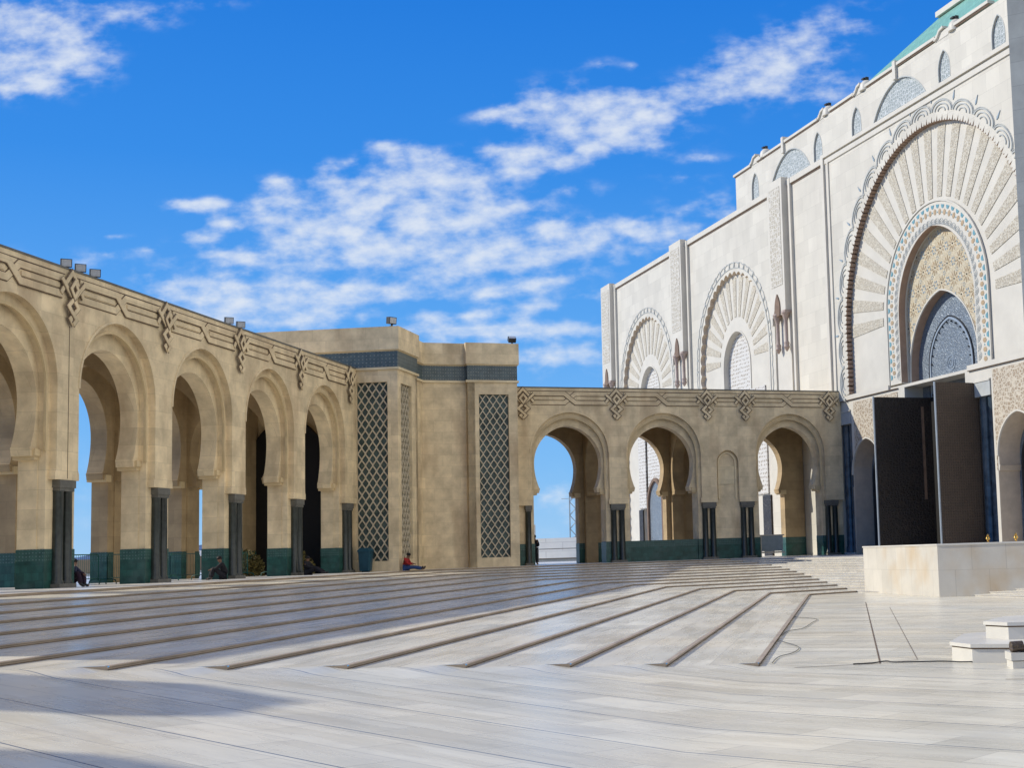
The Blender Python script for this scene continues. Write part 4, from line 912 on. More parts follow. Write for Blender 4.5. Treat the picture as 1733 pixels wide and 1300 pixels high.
for a_, b_ in ((-80.2, -72), (-64.3, -54)): m = MB(); m.box(a_, b_, YL-0.09, YL+0.03, 10.585, 10.62); TM.part('string_shadow_strip', m, 'groove')  # dark strip painted as the shade under the string course
for cx, xa, xb in ((-76.25, -77.75, -72.1), (-59.95, -62.0, -54.6)):
    m = MB(); up = [(x, z) for x, z in sidearch(cx)]
    up = [(max(xa+0.001, x), z) for x, z in up]
    up2 = [p_ for p_ in pointed(cx, 1.98, 5.9, 2.22)]
    m.slab([(xa, 10.4), (xa, 5.15), (cx-1.98, 5.15)]+up2+[(cx+1.98, 5.15), (xb, 5.15), (xb, 10.4)] if xa < cx-1.99 else [(xa, 10.4), (xa, 6.6)]+[p_ for p_ in up2 if p_[0] > xa+0.02 and p_[0] < cx]+[p_ for p_ in up2 if p_[0] >= cx]+[(cx+1.98, 5.15), (xb, 5.15), (xb, 10.4)], [], YL-0.01, YL+0.03)
    o = TM.part('carved_panel', m, 'carved')
    m = MB(); m.ribbon(sidearch(cx), 0.03, YL+0.04, YL+1.3); TM.sub(o, 'side_arch_reveal', m, 'reveal_pale')
    m = MB(); m.ribbon(pointed(cx, 1.93, 5.9, 2.17), 0.09, YL-0.05, YL+0.05); TM.sub(o, 'panel_edge', m, 'white2')
    m = MB(); m.box(cx-2.4, cx+2.4, YL+1.3, YL+1.5, ZP, 8.4); d_ = TM.part('side_door', m, 'door')
    m = MB(); m.ribbon(arch_up(cx, 1.55, 5.5, 1.9, ZP), 0.16, YL+1.2, YL+1.32); TM.sub(d_, 'door_frame', m, 'metal')
    m = MB(); m.box(cx-1.5, cx+1.5, YL+1.22, YL+1.31, 4.4, 4.55); TM.sub(d_, 'transom', m, 'metal')
for x0_, x1_ in ((-79.75, -78.15), (-63.75, -62.25)):
    for k, xx in enumerate((x0_+0.36, x1_-0.36)):
        c = MB(); c.lathe(xx, YL+0.36, [(0.36, ZP+0.1), (0.34, ZP+0.4), (0.29, ZP+0.55), (0.275, 9.0), (0.30, 9.1)], 20); o = TM.part('column', c, 'bluemarble', True)
    c = MB(); c.box(x0_+0.01, x1_-0.01, YL-0.04, YL+0.68, 9.12, 9.88); TM.part('capital', c, 'crest')
    c = MB(); c.box(x0_+0.01, x1_-0.01, YL-0.08, YL+0.68, 9.885, 9.985); TM.part('abacus', c, 'white2')
    c = MB(); c.box(x0_+0.01, x1_-0.01, YL-0.06, YL+0.68, ZP+0.002, ZP+0.12); TM.part('column_base', c, 'crest')
m = MB(); m.box(-78.108, -78.06, YL+0.032, YL+1.29, ZP, 7.4); TM.part('jamb_lining', m, 'reveal_pale')
# black slab painted as the unlit interior of the great door
m = MB(); m.box(DX-3.3, DX+3.3, YL+1.3, YL+1.8, ZP, 9.9); TM.part('door_interior_shade', m, 'black')
# door leaves folded outwards
for (x, ya, yb, h, mtn, lb) in ((-70.0, YM-2.75, YM+0.9, 9.82, 'leaf_dark', 'dark outer door leaf'), (-63.86, YM-2.4, YM+0.25, 9.92, 'leaf_brown', 'brown studded door leaf')):
    m = MB(); m.box(x, x+0.09, ya, yb, ZP+0.05, h); o = TM.part('door_leaf', m, mtn, label=lb)
    m = MB(); m.box(x-0.01, x+0.10, ya-0.06, ya, ZP+0.05, h+0.03); TM.sub(o, 'leaf_edge', m, 'doortrim')
    m = MB(); m.box(x-0.02 if 1 else x, x, ya+0.2, yb-0.2, 1.2, 1.24); TM.sub(o, 'leaf_rail', m, mtn)
m = MB(); m.box(-70.02, -69.9, YM+0.25, YM+0.42, 4.0, 9.3); TM.part('door_post', m, 'brownstone')
# upper tier
YT = 49.0
nich = [(-91.65, 0.75), (-78.95, 0.75), (-72.4, 0.75), (-98.3, 0.75), (-110.9, 0.75)]
luns = [-85.2, -103.7, -66.7]
holes_ = []
for cx, hw_ in nich: holes_.append([(cx-hw_, 28.0)]+pointed(cx, hw_, 33.1, 1.35, 6)+[(cx+hw_, 28.0)])
for cx in luns: holes_.append([(cx-4.6, 28.0)]+pointed(cx, 4.6, 29.6, 4.9, 12)+[(cx+4.6, 28.0)])
TPN = [(-115.25, 27.0), (-55.0, 27.0), (-55.0, 35.28)]
b = MB(); b.slab([(-115.25, 35.28), (-115.25, 26.5), (-52, 26.5), (-52, 35.28)], holes_, YT, YT+0.3); TM.part('upper_wall', b, 'white')
b = MB(); b.box(-115.0, -52, YT+0.12, YT+0.6, 26.5, 35.0); TM.part('upper_screens', b, 'lunette')
b = MB(); b.box(-115.25, -114.85, YT+0.3, YT+16, 26.5, 35.28); b.box(-114.85, -52, YT+0.6, YT+16, 34.6, 35.2); TM.part('upper_side_wall', b, 'white')
for cx in luns: m = MB(); m.ribbon(pointed(cx, 4.62, 29.6, 4.92, 12), 0.08, YT-0.03, YT+0.05); TM.part('window_molding', m, 'crest')
for cx, hw_ in nich: m = MB(); m.ribbon([(cx-hw_, 28.5)]+pointed(cx, hw_, 33.1, 1.35, 6)+[(cx+hw_, 28.5)], 0.06, YT-0.02, YT+0.04); TM.part('window_molding', m, 'crest')
DOM = [-109.0, -96.65, -90.35, -77.65, -71.2]
# coping with curled rises
m = MB(); brk = [-115.4]+[]
segs = [(-115.5, -111.6, 35.22), (-110.3, -104.9, 35.28), (-104.4, -98.0, 35.32), (-96.0, -91.8, 35.4), (-89.9, -85.6, 35.4), (-85.1, -79.8, 35.46), (-77.9, -73.2, 35.5), (-71.6, -52, 35.5)]
for xa, xb, zz in segs: m.ribbon([(xa, zz+0.1), (xb, zz+0.1)], 0.2, YT-0.14, YT+0.4)
for (xa, xb) in ((-111.7, -110.4), (-98.1, -96.9), (-91.9, -90.7), (-79.9, -78.7)):
    m.ribbon([(xa, 35.4), (xa+0.35, 35.5), (xa+0.7, 35.85), (xb, 35.95)], 0.16, YT-0.14, YT+0.3); m.box(xa, xb+0.5, YT-0.0, YT+0.3, 35.2, 35.75)
TM.part('upper_coping', m, 'white2')
m = MB()
for xa, xb, zz in segs: m = MB(); m.box(xa+0.15, xb, YT-0.05, YT+0.02, zz-0.10, zz); TM.part('upper_coping_shadow_line', m, 'brownstone')  # brown strips painted as the shade below the upper coping
for x in (-104.65, -85.38): m = MB(); m.box(x-0.2, x+0.2, YT-0.2, YT+0.3, 34.5, 35.85); TM.part('coping_post', m, 'white2')
for x in DOM:
    m = MB(); m.lathe(x, YT+0.3, [(0.55, 35.3), (0.55, 35.62), (0.47, 35.85), (0.28, 36.05), (0.06, 36.12)], 16); o = TM.part('merlon_dome', m, 'white2', True)
    m = MB(); m.box(x-0.2, x+0.2, YT+0.15, YT+0.4, 36.1, 36.32); m.box(x-0.28, x+0.1, YT-0.0, YT+0.15, 36.18, 36.28); TM.sub(o, 'floodlight', m, 'metal')
# hipped green roof
m = MB(); m.add([(-94.2, YT+1.0, 36.1), (-50, YT+1.0, 36.1), (-50, YT+6, 41.1), (-88.9, YT+6, 41.1), (-94.2, YT+11, 36.1), (-50, YT+11, 36.1)], [(0, 1, 2, 3), (0, 3, 4), (3, 2, 5, 4)])
m.box(-94.2, -50, YT+1.0, YT+11, 35.2, 36.1); TM.part('green_roof', m, 'roofgreen')
m = MB(); m.box(-89.0, -50, YT+5.7, YT+6.3, 41.1, 41.5); TM.part('roof_ridge', m, 'white2')

# ---------------------------------------------------------------- grey pylon at the right edge
r_ = radians(-28.5)
pyl = Thing('stone_pylon', 'slender grey stone clad pylon at the right edge in front of the mosque', 'pylon', FW, (12.42, 56.1, ZP))
m = MB(); a_ = radians(118.5); d_ = Vector((sin(a_), cos(a_))); nn_ = Vector((-d_.y, d_.x)); 
p0 = Vector((12.1, 56.0)); cs = [p0, p0+d_*0.78, p0+d_*0.78+nn_*0.7, p0+nn_*0.7]
if nn_.y < 0: cs = [p0, p0+d_*0.78, p0+d_*0.78-nn_*0.7, p0-nn_*0.7]
m.prism([(c.x, c.y) for c in cs], ZP, 34); pyl.part('shaft', m, 'pylon')


# ---------------------------------------------------------------- white marble block and stepped plinth
C0, C1 = Vector((4.3, 45.8)), Vector((5.8, 39.65)); d_ = (C0-C1).normalized(); e_ = Vector((2.21, -0.69)).normalized()
C2 = C1+e_*13; C3 = C0+e_*13
T = Thing('marble_block_wall', 'low solid marble block wall with white left face and tan right face', 'wall', FW, (C1.x, C1.y, 0))
m = MB(); m.prism([tuple(C1), tuple(C2), tuple(C3), tuple(C0)], 0, 1.43); T.part('body', m, 'blockstone')
m = MB(); q = offs([tuple(C1), tuple(C2), tuple(C3), tuple(C0)], 0.02); m.prism(q, 1.43, 1.475); T.part('top_slab', m, 'plinthtop')
T = Thing('stepped_plinth', 'octagonal two tier white marble plinth at the lower right edge of the court', 'plinth', FW, (5.2, 18.0, 0))
def octo(cx, cy, r, rot=0.0): return [(cx+r*cos(rot+2*pi*k/8), cy+r*sin(rot+2*pi*k/8)) for k in range(8)]
lowp = [(2.80,18.28),(2.97,17.75),(3.9,17.35),(7.0,17.3),(7.6,18.6),(7.2,20.4),(4.4,20.5),(3.23,19.8)]
upp = [(3.10,17.98),(3.22,17.62),(4.0,17.5),(6.6,17.6),(7.1,18.6),(6.8,19.9),(4.4,20.0),(3.36,18.9)]
m = MB(); m.prism(lowp, 0, 0.17); T.part('lower_tier', m, 'plinthtop'); m = MB(); m.prism(offs(lowp, 0.025), 0.19, 0.235); T.part('lower_slab', m, 'plinthtop')
m = MB(); m.prism(lowp, 0.17, 0.19); T.part('lower_gap', m, 'groove')
upq = [(3.33,18.75),(3.55,18.35),(4.3,18.2),(6.6,18.2),(7.1,18.9),(6.8,20.0),(4.8,20.2),(3.8,19.8)]
m = MB(); m.prism(upq, 0.235, 0.39); T.part('upper_tier', m, 'plinthtop'); m = MB(); m.prism(offs(upq, 0.025), 0.41, 0.455); T.part('upper_slab', m, 'plinthtop')
m = MB(); m.prism(upq, 0.39, 0.41); T.part('upper_gap', m, 'groove')
# small spotlight box on two blocks by the plinth
T = Thing('ground_spotlight', 'small dark brown spotlight drum resting on stone blocks in front of the plinth', 'spotlight', FW, (3.45, 16.9, 0))
m = MB(); m.tube([(3.28, 16.86, 0.25), (3.42, 16.88, 0.255)], 0.065, 14); T.part('drum', m, 'leaf_brown', True)
m = MB(); m.tube([(3.42, 16.88, 0.25), (3.9, 16.9, 0.22)], 0.025, 6); T.part('arm', m, 'metal', True)
m = MB(); m.box(3.4, 3.6, 16.85, 16.95, 0.12, 0.25); T.part('bracket', m, 'metal')
T = Thing('stone_blocks', 'two pale stone blocks stacked under the small spotlight in front of the plinth', 'block', FW, (3.6, 16.95, 0))
m = MB(); m.box(3.28, 4.6, 16.78, 17.15, 0, 0.085); T.part('lower_block', m, 'plinthtop'); m = MB(); m.box(3.26, 4.6, 16.76, 17.15, 0.095, 0.185); T.part('upper_block', m, 'plinthtop')
# cables
def cable(pts, r, label, grp=None):
    from mathutils import Vector as V
    P_ = [V(p) for p in pts]; out = []
    for i in range(len(P_)-1):
        a, b, c, d = P_[max(i-1, 0)], P_[i], P_[i+1], P_[min(i+2, len(P_)-1)]
        for k in range(6):
            t = k/6; out.append(0.5*((2*b)+(c-a)*t+(2*a-5*b+4*c-d)*t*t+(3*b-a-3*c+d)*t**3))
    out.append(P_[-1]); m = MB(); m.tube(out, r, 6)
    o = mesh('power_cable', m, MT['rubber' if 'dark' in label else 'capital'], None, (0, 0, 0), True); o['label'] = label; o['category'] = 'cable'
cable([(1.5,17.95,.02),(1.75,18.02,.02),(1.86,18.05,.03),(1.95,18.1,.03),(2.05,18.02,.02),(2.6,17.95,.02),(2.85,17.8,.015),(3.2,17.7,.02)], 0.009, 'thin dark cable lying on the paving between the joint lines and the plinth')
cable([(0.50,18.6,.015),(0.62,19.6,.015),(0.85,20.3,.015),(0.98,21.4,.015),(0.80,22.6,.02),(0.72,23.2,.02)], 0.006, 'nearer loop of pale cable by the foot of the lowest step')
cable([(0.85,24.5,.015),(1.0,25.6,.015),(1.3,26.3,.015),(1.55,28.0,.015),(1.75,29.5,.015),(1.45,30.4,.015),(1.30,30.9,.015)], 0.006, 'farther loop of pale cable by the lowest step')

# ---------------------------------------------------------------- floodlights on the roofs
def flood(frame, x, y, z, label, tilt=0.5, group=None, sc=1.0, rz=0.0):
    t = Thing('floodlight', label, 'floodlight', frame, (x, y, z), group)
    m = MB(); h = 0.26*sc
    c, s_ = cos(tilt), sin(tilt)
    cr, sr = cos(rz), sin(rz)
    def tr(p):
        X, Y, Z = p; Y, Z = Y*c+Z*s_, -Y*s_+Z*c; return (x+X*cr-Y*sr, y+X*sr+Y*cr, z+0.42*sc+Z)
    bx = MB(); bx.box(-h, h, -0.12*sc, 0.2*sc, -h*0.8, h*0.8); m.add([tr(p) for p in bx.v], bx.f); t.part('housing', m, 'metal')
    m = MB(); bx = MB(); bx.box(-h*0.86, h*0.86, -0.135*sc, -0.12*sc, -h*0.66, h*0.66); m.add([tr(p) for p in bx.v], bx.f); t.part('lens', m, 'lampglass')
    m = MB(); m.box(x-h*0.9, x+h*0.9, y-0.05, y+0.05, z, z+0.06); m.box(x-0.04, x+0.04, y-0.04, y+0.04, z, z+0.3*sc); t.part('bracket', m, 'metal'); return t
for k, (x, lb) in enumerate(((43.25, 'leftmost floodlight of three in a row on the left arcade roof edge'), (44.1, 'middle floodlight of three in a row on the left arcade roof edge'), (45.0, 'right hand floodlight of three in a row on the left arcade roof edge'))):
    flood(FA, x, 25.75, 11.31, lb, -0.15, 'floodlights on the left arcade roof', 0.66, -0.95)
for k, (x, lb) in enumerate(((55.2, 'left floodlight of the pair farther along the left arcade roof'), (56.3, 'right floodlight of the pair farther along the left arcade roof'))):
    flood(FA, x, 25.75, 11.31, lb, -0.15, 'floodlights on the left arcade roof', 0.66, -0.95)
m = MB(); m.box(42.7, 45.5, 25.6, 25.9, 11.312, 11.40); o = Thing('mounting_rail', 'dark rail under the three floodlights on the left arcade roof', 'rail', FA, (43.4, 25.75, 11.31)); o.part('rail', m, 'metal')
flood(FA, 69.15, 23.6, 13.36, 'single floodlight on the left corner of the corner block parapet', -0.1, sc=0.85, rz=-0.6)
flood(FB, 18.75, 77.0, 13.36, 'small floodlight turned sideways on the right corner of the corner block parapet', 1.0, sc=0.8)

# ---------------------------------------------------------------- barriers, bin, bollards
def barrier(frame, x, y, L_, label, group):
    t = Thing('crowd_barrier', label, 'barrier', frame, (x+L_/2, y, ZP), group)
    z0, z1 = ZP+0.22, ZP+1.08
    m = MB(); m.tube([(x, y, z0-0.1), (x, y, z1-0.08), (x+0.08, y, z1), (x+L_-0.08, y, z1), (x+L_, y, z1-0.08), (x+L_, y, z0-0.1)], 0.022, 6); m.tube([(x, y, z0), (x+L_, y, z0)], 0.018, 6); t.part('frame', m, 'fence', True)
    m = MB(); nb = int(L_/0.13)
    for k in range(1, nb): m.tube([(x+L_*k/nb, y, z0), (x+L_*k/nb, y, z1)], 0.008, 4)
    t.part('bars', m, 'fence')
    for xx in (x+0.05, x+L_-0.05):
        m = MB(); m.tube([(xx, y-0.33, ZP+0.01), (xx, y-0.3, ZP+0.14), (xx, y-0.14, ZP+0.2), (xx, y+0.14, ZP+0.2), (xx, y+0.3, ZP+0.14), (xx, y+0.33, ZP+0.01)], 0.02, 6); t.part('foot', m, 'fence', True)
BARS = [(34.6, 'crowd barrier between the piers at the left edge of the picture'), (39.6, 'crowd barrier in front of the green tiled pier left of the seated smoker'), (46.2, 'crowd barrier in the opening just right of the seated smoker'),
        (49.3, 'second crowd barrier right of the seated smoker, against the next tiled pier'), (54.0, 'crowd barrier in the third visible arch of the left arcade'), (58.6, 'crowd barrier in the fourth visible arch of the left arcade'), (63.2, 'crowd barrier in the last arch before the corner block')]
for x, lb in BARS: barrier(FA, x, 27.6, 2.5, lb, 'green crowd barriers inside the left arcade')
T = Thing('litter_bin', 'dark blue litter bin standing against the lattice panel of the corner block', 'bin', FA, (68.3, 24.75, ZP))
m = MB(); m.lathe(68.3, 24.75, [(0.27, ZP+0.05), (0.33, ZP+0.95), (0.35, ZP+1.0)], 14, True); T.part('body', m, 'plastic_blue')
m = MB(); m.lathe(68.3, 24.75, [(0.37, ZP+1.0), (0.37, ZP+1.08), (0.26, ZP+1.2)], 14, True); T.part('lid', m, 'plastic_blue')
m = MB(); m.lathe(68.3, 24.75, [(0.2, ZP), (0.2, ZP+0.05)], 10); T.part('foot', m, 'rubber')
for k, (x, lb) in enumerate(((-60.1, 'left brass rope post by the great door above the marble block'), (-57.65, 'right brass rope post by the side door above the marble block'))):
    T = Thing('rope_post', lb, 'rope post', FM, (x, 38.5, ZP), 'brass rope posts by the mosque door')
    m = MB(); m.lathe(x, 38.5, [(0.04, ZP+0.05), (0.035, ZP+0.5), (0.07, ZP+0.53), (0.03, ZP+0.58)], 12); T.part('pole', m, 'gold', True)
    m = MB(); m.lathe(x, 38.5, [(0.05, ZP+0.58), (0.12, ZP+0.66), (0.10, ZP+0.74), (0.04, ZP+0.78), (0.07, ZP+0.83), (0.01, ZP+0.90)], 12); T.part('finial', m, 'gold', True)
    m = MB(); m.lathe(x, 38.5, [(0.16, ZP), (0.15, ZP+0.04), (0.05, ZP+0.06)], 14); T.part('base', m, 'gold', True)
# glazed box with white rails in the third arch
T = Thing('railed_platform', 'white railing with grey panel standing in the third arch of the frontal arcade', 'railing', FB, (36.0, 84, ZP))
m = MB(); m.box(35.0, 38.2, 84.0, 84.12, ZP+0.35, ZP+1.35); T.part('panel', m, 'bluegrey')
m = MB(); m.box(34.9, 38.3, 83.95, 84.15, ZP+1.35, ZP+1.42); m.box(34.9, 38.3, 83.95, 84.15, ZP+0.22, ZP+0.32); m.box(36.6, 36.66, 83.94, 84.16, ZP, ZP+1.4); T.part('rails', m, 'white2')
# heap of dry shrubs behind the fourth and fifth left arches
def bush(x, y, r, h, lb):
    t = Thing('shrub', lb, 'shrub', FA, (x, y, ZP), 'dry shrubs behind the left arcade')
    m = MB()
    for k in range(900):
        a = random.uniform(0, 2*pi); q = r*sqrt(random.random()); zz = ZP+h*random.random()*(1-(q/r)**2*0.6)
        px, py = x+q*cos(a), y+q*sin(a); u = Vector((random.gauss(0, 1), random.gauss(0, 1), random.gauss(0, 1))).normalized()*0.12; v = u.cross(Vector((random.gauss(0, 1), random.gauss(0, 1), random.gauss(0, 1)))).normalized()*0.05
        c = Vector((px, py, zz)); m.add([tuple(c-u), tuple(c+v), tuple(c+u), tuple(c-v)], [(0, 1, 2, 3)])
    t.part('foliage', m, 'bush'); m = MB()
    for k in range(6): m.tube([(x, y, ZP), (x+random.uniform(-.5, .5)*r, y+random.uniform(-.5, .5)*r, ZP+h*0.7)], 0.025, 5)
    t.part('stem', m, 'brownstone')
bush(64.6, 29.2, 0.8, 1.3, 'brown leafy shrub seen low through the fourth visible left arch'); bush(66.7, 27.6, 0.8, 1.2, 'brown leafy shrub seen low through the last left arch')

# ---------------------------------------------------------------- beyond the frontal arcade
T = Thing('boundary_wall', 'bright whitewashed boundary wall seen through the first frontal arch', 'wall', FW, (-23, 160, ZP))
m = MB(); rr = [(-75, 172), (10, 152)]; dv = Vector((rr[1][0]-rr[0][0], rr[1][1]-rr[0][1])).normalized(); nv_ = Vector((-dv.y, dv.x))*0.5
m.prism([rr[0], rr[1], (rr[1][0]+nv_.x, rr[1][1]+nv_.y), (rr[0][0]+nv_.x, rr[0][1]+nv_.y)], -1, 3.45); T.part('body', m, 'whitewash')
m = MB(); m.box(-22.2, -21.8, 158.3, 158.8, 3.45, 5.0); T.part('post', m, 'white2')
T = Thing('rail_fence', 'thin grey rail fence in front of the white boundary wall', 'fence', FW, (-18, 118, ZP))
m = MB()
for z in (1.15, 2.0): m.tube([(-40, 124, z+0.05), (0, 114, z+0.05)], 0.035, 5)
T.part('rail', m, 'capital')
for k in range(11):
    x = -40+4*k; y = 124-k; m = MB(); m.tube([(x, y, ZP-0.5), (x, y, 2.1)], 0.04, 5); T.part('post', m, 'capital')
T = Thing('low_kerb', 'long dark kerb at the foot of the rail fence', 'kerb', FW, (-18, 121, ZP))
m = MB(); m.prism([(-60, 131.5), (8, 114.5), (8, 115.0), (-60, 132.0)], ZP, ZP+0.22); T.part('body', m, 'pylon')
m = MB(); m.prism([(-60, 132.0), (8, 115.0), (8, 115.3), (-60, 132.3)], ZP, ZP+0.3); T.part('edge', m, 'groove')
T = Thing('lattice_mast', 'thin steel lattice mast rising behind the first frontal arch', 'mast', FW, (-18.2, 172, 0))
m = MB(); mx, my = -18.6, 168.0
for dx, dy in ((-.35, -.35), (.35, -.35), (.35, .35), (-.35, .35)): m.tube([(mx+dx, my+dy, 0), (mx+dx, my+dy, 8.6)], 0.035, 5)
T.part('legs', m, 'crest'); m = MB()
for k in range(10):
    z = 0.6+k*0.8; sg = 1 if k % 2 else -1
    m.tube([(mx-.35*sg, my-.35, z), (mx+.35*sg, my-.35, z+.8)], 0.025, 4); m.tube([(mx-.35*sg, my+.35, z), (mx+.35*sg, my+.35, z+.8)], 0.025, 4)
m.tube([(mx-1.3, my, 8.2), (mx+.4, my, 8.2)], 0.03, 4)
T.part('bracing', m, 'crest')

# ---------------------------------------------------------------- people
def skin_mesh(name, verts, edges, radii, m, parent=None, root=0, sub=2):
    me = bpy.data.meshes.new(name); me.from_pydata(verts, edges, []); me.materials.append(m)
    o = bpy.data.objects.new(name, me); COL.objects.link(o)
    sk = o.modifiers.new('skin', 'SKIN'); sk.use_smooth_shade = True
    for v, r in zip(me.skin_vertices[0].data, radii): v.radius = (r, r) if not isinstance(r, tuple) else r
    me.skin_vertices[0].data[root].use_root = True
    s_ = o.modifiers.new('sub', 'SUBSURF'); s_.levels = sub; s_.render_levels = sub
    if parent: o.parent = parent
    return o
def person(label, J, mats, loc, rz, hair='hair'):
    """J: joints dict in metres; body is one skinned surface in the colour of the skin; clothes follow it"""
    t = bpy.data.objects.new('person', None); COL.objects.link(t); t.location = loc; t.rotation_euler = (0, 0, rz); t['label'] = label; t['category'] = 'person'
    V_, E_, R_ = [], [], []
    idx = {}
    def add(n, p, r): idx[n] = len(V_); V_.append(p); R_.append(r)
    rad = dict(pelvis=0.13, waist=0.12, chest=0.145, neck=0.055, head=0.085, crown=0.075, shL=0.07, elL=0.045, wrL=0.032, shR=0.07, elR=0.045, wrR=0.032, hipL=0.095, knL=0.065, anL=0.045, toL=0.035, hipR=0.095, knR=0.065, anR=0.045, toR=0.035)
    for k, p in J.items():
        if k in rad: add(k, p, rad[k])
    ch = [('pelvis','waist'),('waist','chest'),('chest','neck'),('neck','head'),('head','crown'),('chest','shL'),('shL','elL'),('elL','wrL'),('chest','shR'),('shR','elR'),('elR','wrR'),('pelvis','hipL'),('hipL','knL'),('knL','anL'),('anL','toL'),('pelvis','hipR'),('hipR','knR'),('knR','anR'),('anR','toR')]
    E_ = [(idx[a], idx[b]) for a, b in ch]
    for sd in 'LR':
        w_ = Vector(J['wr'+sd]); e_ = Vector(J['el'+sd]); d = (w_-e_).normalized()
        side = d.cross(Vector((0, 0, 1)));  side = side.normalized() if side.length > 0.1 else Vector((1, 0, 0))
        up = side.cross(d)
        pm = w_+d*0.06; add('palm'+sd, tuple(pm), 0.028); E_.append((idx['wr'+sd], idx['palm'+sd]))
        for q, (o_, l_) in enumerate(((-0.027, 0.055), (-0.009, 0.068), (0.009, 0.063), (0.027, 0.048))):
            a = pm+side*o_+d*0.03; b = a+d*l_*0.55-up*0.01; c = b+d*l_*0.3-up*0.025
            n0 = 'f%s%d' % (sd, q); add(n0+'a', tuple(a), 0.010); add(n0+'b', tuple(b), 0.009); add(n0+'c', tuple(c), 0.008)
            E_ += [(idx['palm'+sd], idx[n0+'a']), (idx[n0+'a'], idx[n0+'b']), (idx[n0+'b'], idx[n0+'c'])]
        a = pm-side*0.035+d*0.0; b = a-side*0.02+d*0.035; add('t'+sd+'a', tuple(a), 0.011); add('t'+sd+'b', tuple(b), 0.009); E_ += [(idx['palm'+sd], idx['t'+sd+'a']), (idx['t'+sd+'a'], idx['t'+sd+'b'])]
    skin_mesh('body', V_, E_, R_, MT['skin'], t, 0, 2)
    def cloth(name, chain, mt, grow):
        names = []; [names.append(n) for e in chain for n in e if n not in names]
        ii = {n: k for k, n in enumerate(names)}
        skin_mesh(name, [J[n] for n in names], [(ii[a], ii[b]) for a, b in chain], [rad[n]*(1.12)+grow for n in names], MT[mt], t, 0, 2)
    J = dict(J)
    def lerp(a, b, q): return tuple(Vector(J[a]).lerp(Vector(J[b]), q))
    for sd in 'LR':
        J['cuff'+sd] = lerp('el'+sd, 'wr'+sd, 0.9); rad['cuff'+sd] = 0.04; J['hem'+sd] = lerp('kn'+sd, 'an'+sd, 0.92); rad['hem'+sd] = 0.062
    J['collar'] = lerp('chest', 'neck', 0.65); rad['collar'] = 0.07
    cloth('jacket', [('pelvis','waist'),('waist','chest'),('chest','collar'),('chest','shL'),('shL','elL'),('elL','cuffL'),('chest','shR'),('shR','elR'),('elR','cuffR')], mats[0], 0.016)
    cloth('trousers', [('pelvis','hipL'),('hipL','knL'),('knL','hemL'),('pelvis','hipR'),('hipR','knR'),('knR','hemR')], mats[1], 0.014)
    for sd in 'LR': 
        rad['an'+sd] = 0.045
        skin_mesh('shoe', [J['hem'+sd], J['an'+sd], J['to'+sd]], [(0, 1), (1, 2)], [0.03, 0.05, 0.042], MT['rubber'], t, 1, 2)
    # hair cap and face
    h = Vector(J['head']); c = Vector(J['crown']); up = (c-h).normalized(); fw = Vector(J['face']).normalized(); fw = (fw-up*fw.dot(up)).normalized(); sdv = up.cross(fw)
    m = MB(); ctr = h+up*0.05
    for a_ in range(7):
        for b_ in range(12):
            ph = a_/6*1.75; th = 2*pi*b_/12
            q = ctr-fw*0.012+(up*cos(ph)+(fw*cos(th)+sdv*sin(th))*sin(ph))*(0.118 if (ph < 1.2 or cos(th) < 0.3) else 0.085); m.v.append(tuple(q))
    for a_ in range(6):
        for b_ in range(12): m.f.append((a_*12+b_, a_*12+(b_+1) % 12, (a_+1)*12+(b_+1) % 12, (a_+1)*12+b_))
    mesh('hair', m, MT[hair], t, (0, 0, 0), True)
    m = MB(); n0 = h+fw*0.085+up*0.01
    m.add([tuple(n0+up*0.04), tuple(n0-sdv*0.016-up*0.005), tuple(n0+fw*0.03-up*0.005), tuple(n0+sdv*0.016-up*0.005)], [(0, 1, 2), (0, 2, 3), (1, 3, 2)])
    for sg in (-1, 1):
        e = h+sdv*sg*0.088+up*0.015; m.add([tuple(e+up*0.03), tuple(e-fw*0.02), tuple(e-up*0.03), tuple(e+sdv*sg*0.018)], [(0, 1, 3), (1, 2, 3), (0, 3, 2)])
    mesh('nose_and_ears', m, MT['skin'], t)
    m = MB()
    for sg in (-1, 1): e = h+fw*0.088+sdv*sg*0.034+up*0.035; m.add([tuple(e-sdv*0.012), tuple(e+up*0.006), tuple(e+sdv*0.012), tuple(e-up*0.006)], [(0, 1, 2, 3)])
    e = h+fw*0.088-up*0.035; m.add([tuple(e-sdv*0.022), tuple(e+up*0.005), tuple(e+sdv*0.022), tuple(e-up*0.005)], [(0, 1, 2, 3)])
    mesh('eyes_and_mouth', m, MT['hair'], t)
    return t
# local axes: +x = the way the person faces
sit = dict(pelvis=(0,0,.16), waist=(.02,0,.34), chest=(.10,0,.52), neck=(.16,0,.66), head=(.20,0,.76), crown=(.22,0,.85), face=(1,0,-.2),
  shL=(.12,.19,.60), elL=(.33,.20,.42), wrL=(.50,.08,.40), shR=(.12,-.19,.60), elR=(.40,-.20,.50), wrR=(.33,-.12,.70),
  hipL=(.05,.10,.15), knL=(.42,.13,.46), anL=(.50,.13,.06), toL=(.66,.15,.03), hipR=(.05,-.10,.15), knR=(.44,-.13,.47), anR=(.56,-.13,.06), toR=(.71,-.14,.03))
def placeA(s, u, z=ZP): p = FA.w(s, -u); return (p.x, p.y, z)
fa_dir = lambda deg: radians(deg)
person('person in dark jacket sitting by the leftmost columns, hand raised to the face', sit, ('navy', 'maroon'), placeA(44.08, -26.0), fa_dir(-12))
sit2 = dict(sit); sit2.update(wrR=(.50,-.08,.40), elR=(.33,-.2,.42), face=(.6,.6,-.1))
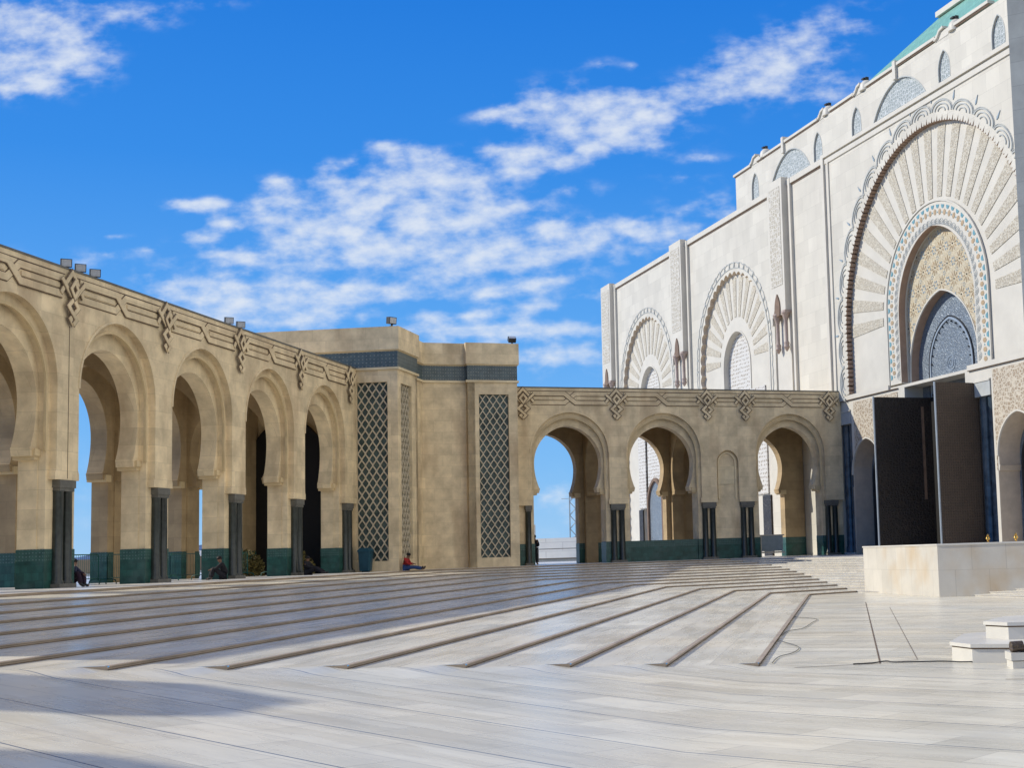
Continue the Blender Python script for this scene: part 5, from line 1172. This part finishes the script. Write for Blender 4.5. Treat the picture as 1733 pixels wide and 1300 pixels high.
person('person in black sitting knees drawn up against green tiles behind the third columns', sit2, ('black_cloth', 'black_cloth'), placeA(53.3, -25.0), fa_dir(200))
lie = dict(sit); lie.update(chest=(-.02,0,.46), waist=(-.01,0,.30), neck=(-.02,0,.60), head=(0,0,.70), crown=(.02,0,.79), shL=(-.02,.19,.54), shR=(-.02,-.19,.54), elL=(.15,.22,.36), elR=(.15,-.22,.36), wrL=(.36,.1,.34), wrR=(.36,-.1,.34),
  knL=(.42,.14,.30), anL=(.80,.13,.07), toL=(.92,.15,.12), knR=(.42,-.12,.34), anR=(.78,-.13,.07), toR=(.90,-.14,.12))
person('person in black sitting low with legs stretched out beside the fourth columns', lie, ('black_cloth', 'black_cloth'), placeA(61.3, -24.9), fa_dir(-8))
red = dict(sit); red.update(chest=(.05,0,.50), waist=(.0,0,.32), neck=(.10,0,.64), head=(.16,0,.73), crown=(.20,0,.82), face=(1,0,-.5), shL=(.06,.19,.57), shR=(.06,-.19,.57), elL=(.20,.22,.34), elR=(.20,-.22,.34), wrL=(.42,.06,.33), wrR=(.42,-.06,.33),
  knL=(.50,.11,.17), anL=(.94,.12,.07), toL=(.98,.16,.22), knR=(.50,-.11,.16), anR=(.92,-.12,.07), toR=(.97,-.16,.22))
person('person in red sweater and blue jeans sitting with legs out by the corner block', red, ('red', 'denim'), placeA(69.05, -22.98), fa_dir(-6))
st = dict(pelvis=(0,0,.95), waist=(0,0,1.10), chest=(0,0,1.30), neck=(.01,0,1.48), head=(.02,0,1.60), crown=(.02,0,1.70), face=(1,0,0), shL=(0,.18,1.40), elL=(.03,.26,1.14), wrL=(.14,.10,1.08), shR=(0,-.18,1.40), elR=(.03,-.26,1.14), wrR=(.14,-.10,1.08),
  hipL=(0,.10,.90), knL=(.02,.13,.49), anL=(0,.18,.08), toL=(.14,.20,.04), hipR=(0,-.10,.90), knR=(.03,-.12,.49), anR=(0,-.15,.08), toR=(.14,-.17,.04))
pB = FB.w(20.75, 80.6); person('person in black standing at the left edge of the first frontal arch', st, ('black_cloth', 'black_cloth'), (pB.x, pB.y, ZP), radians(75))
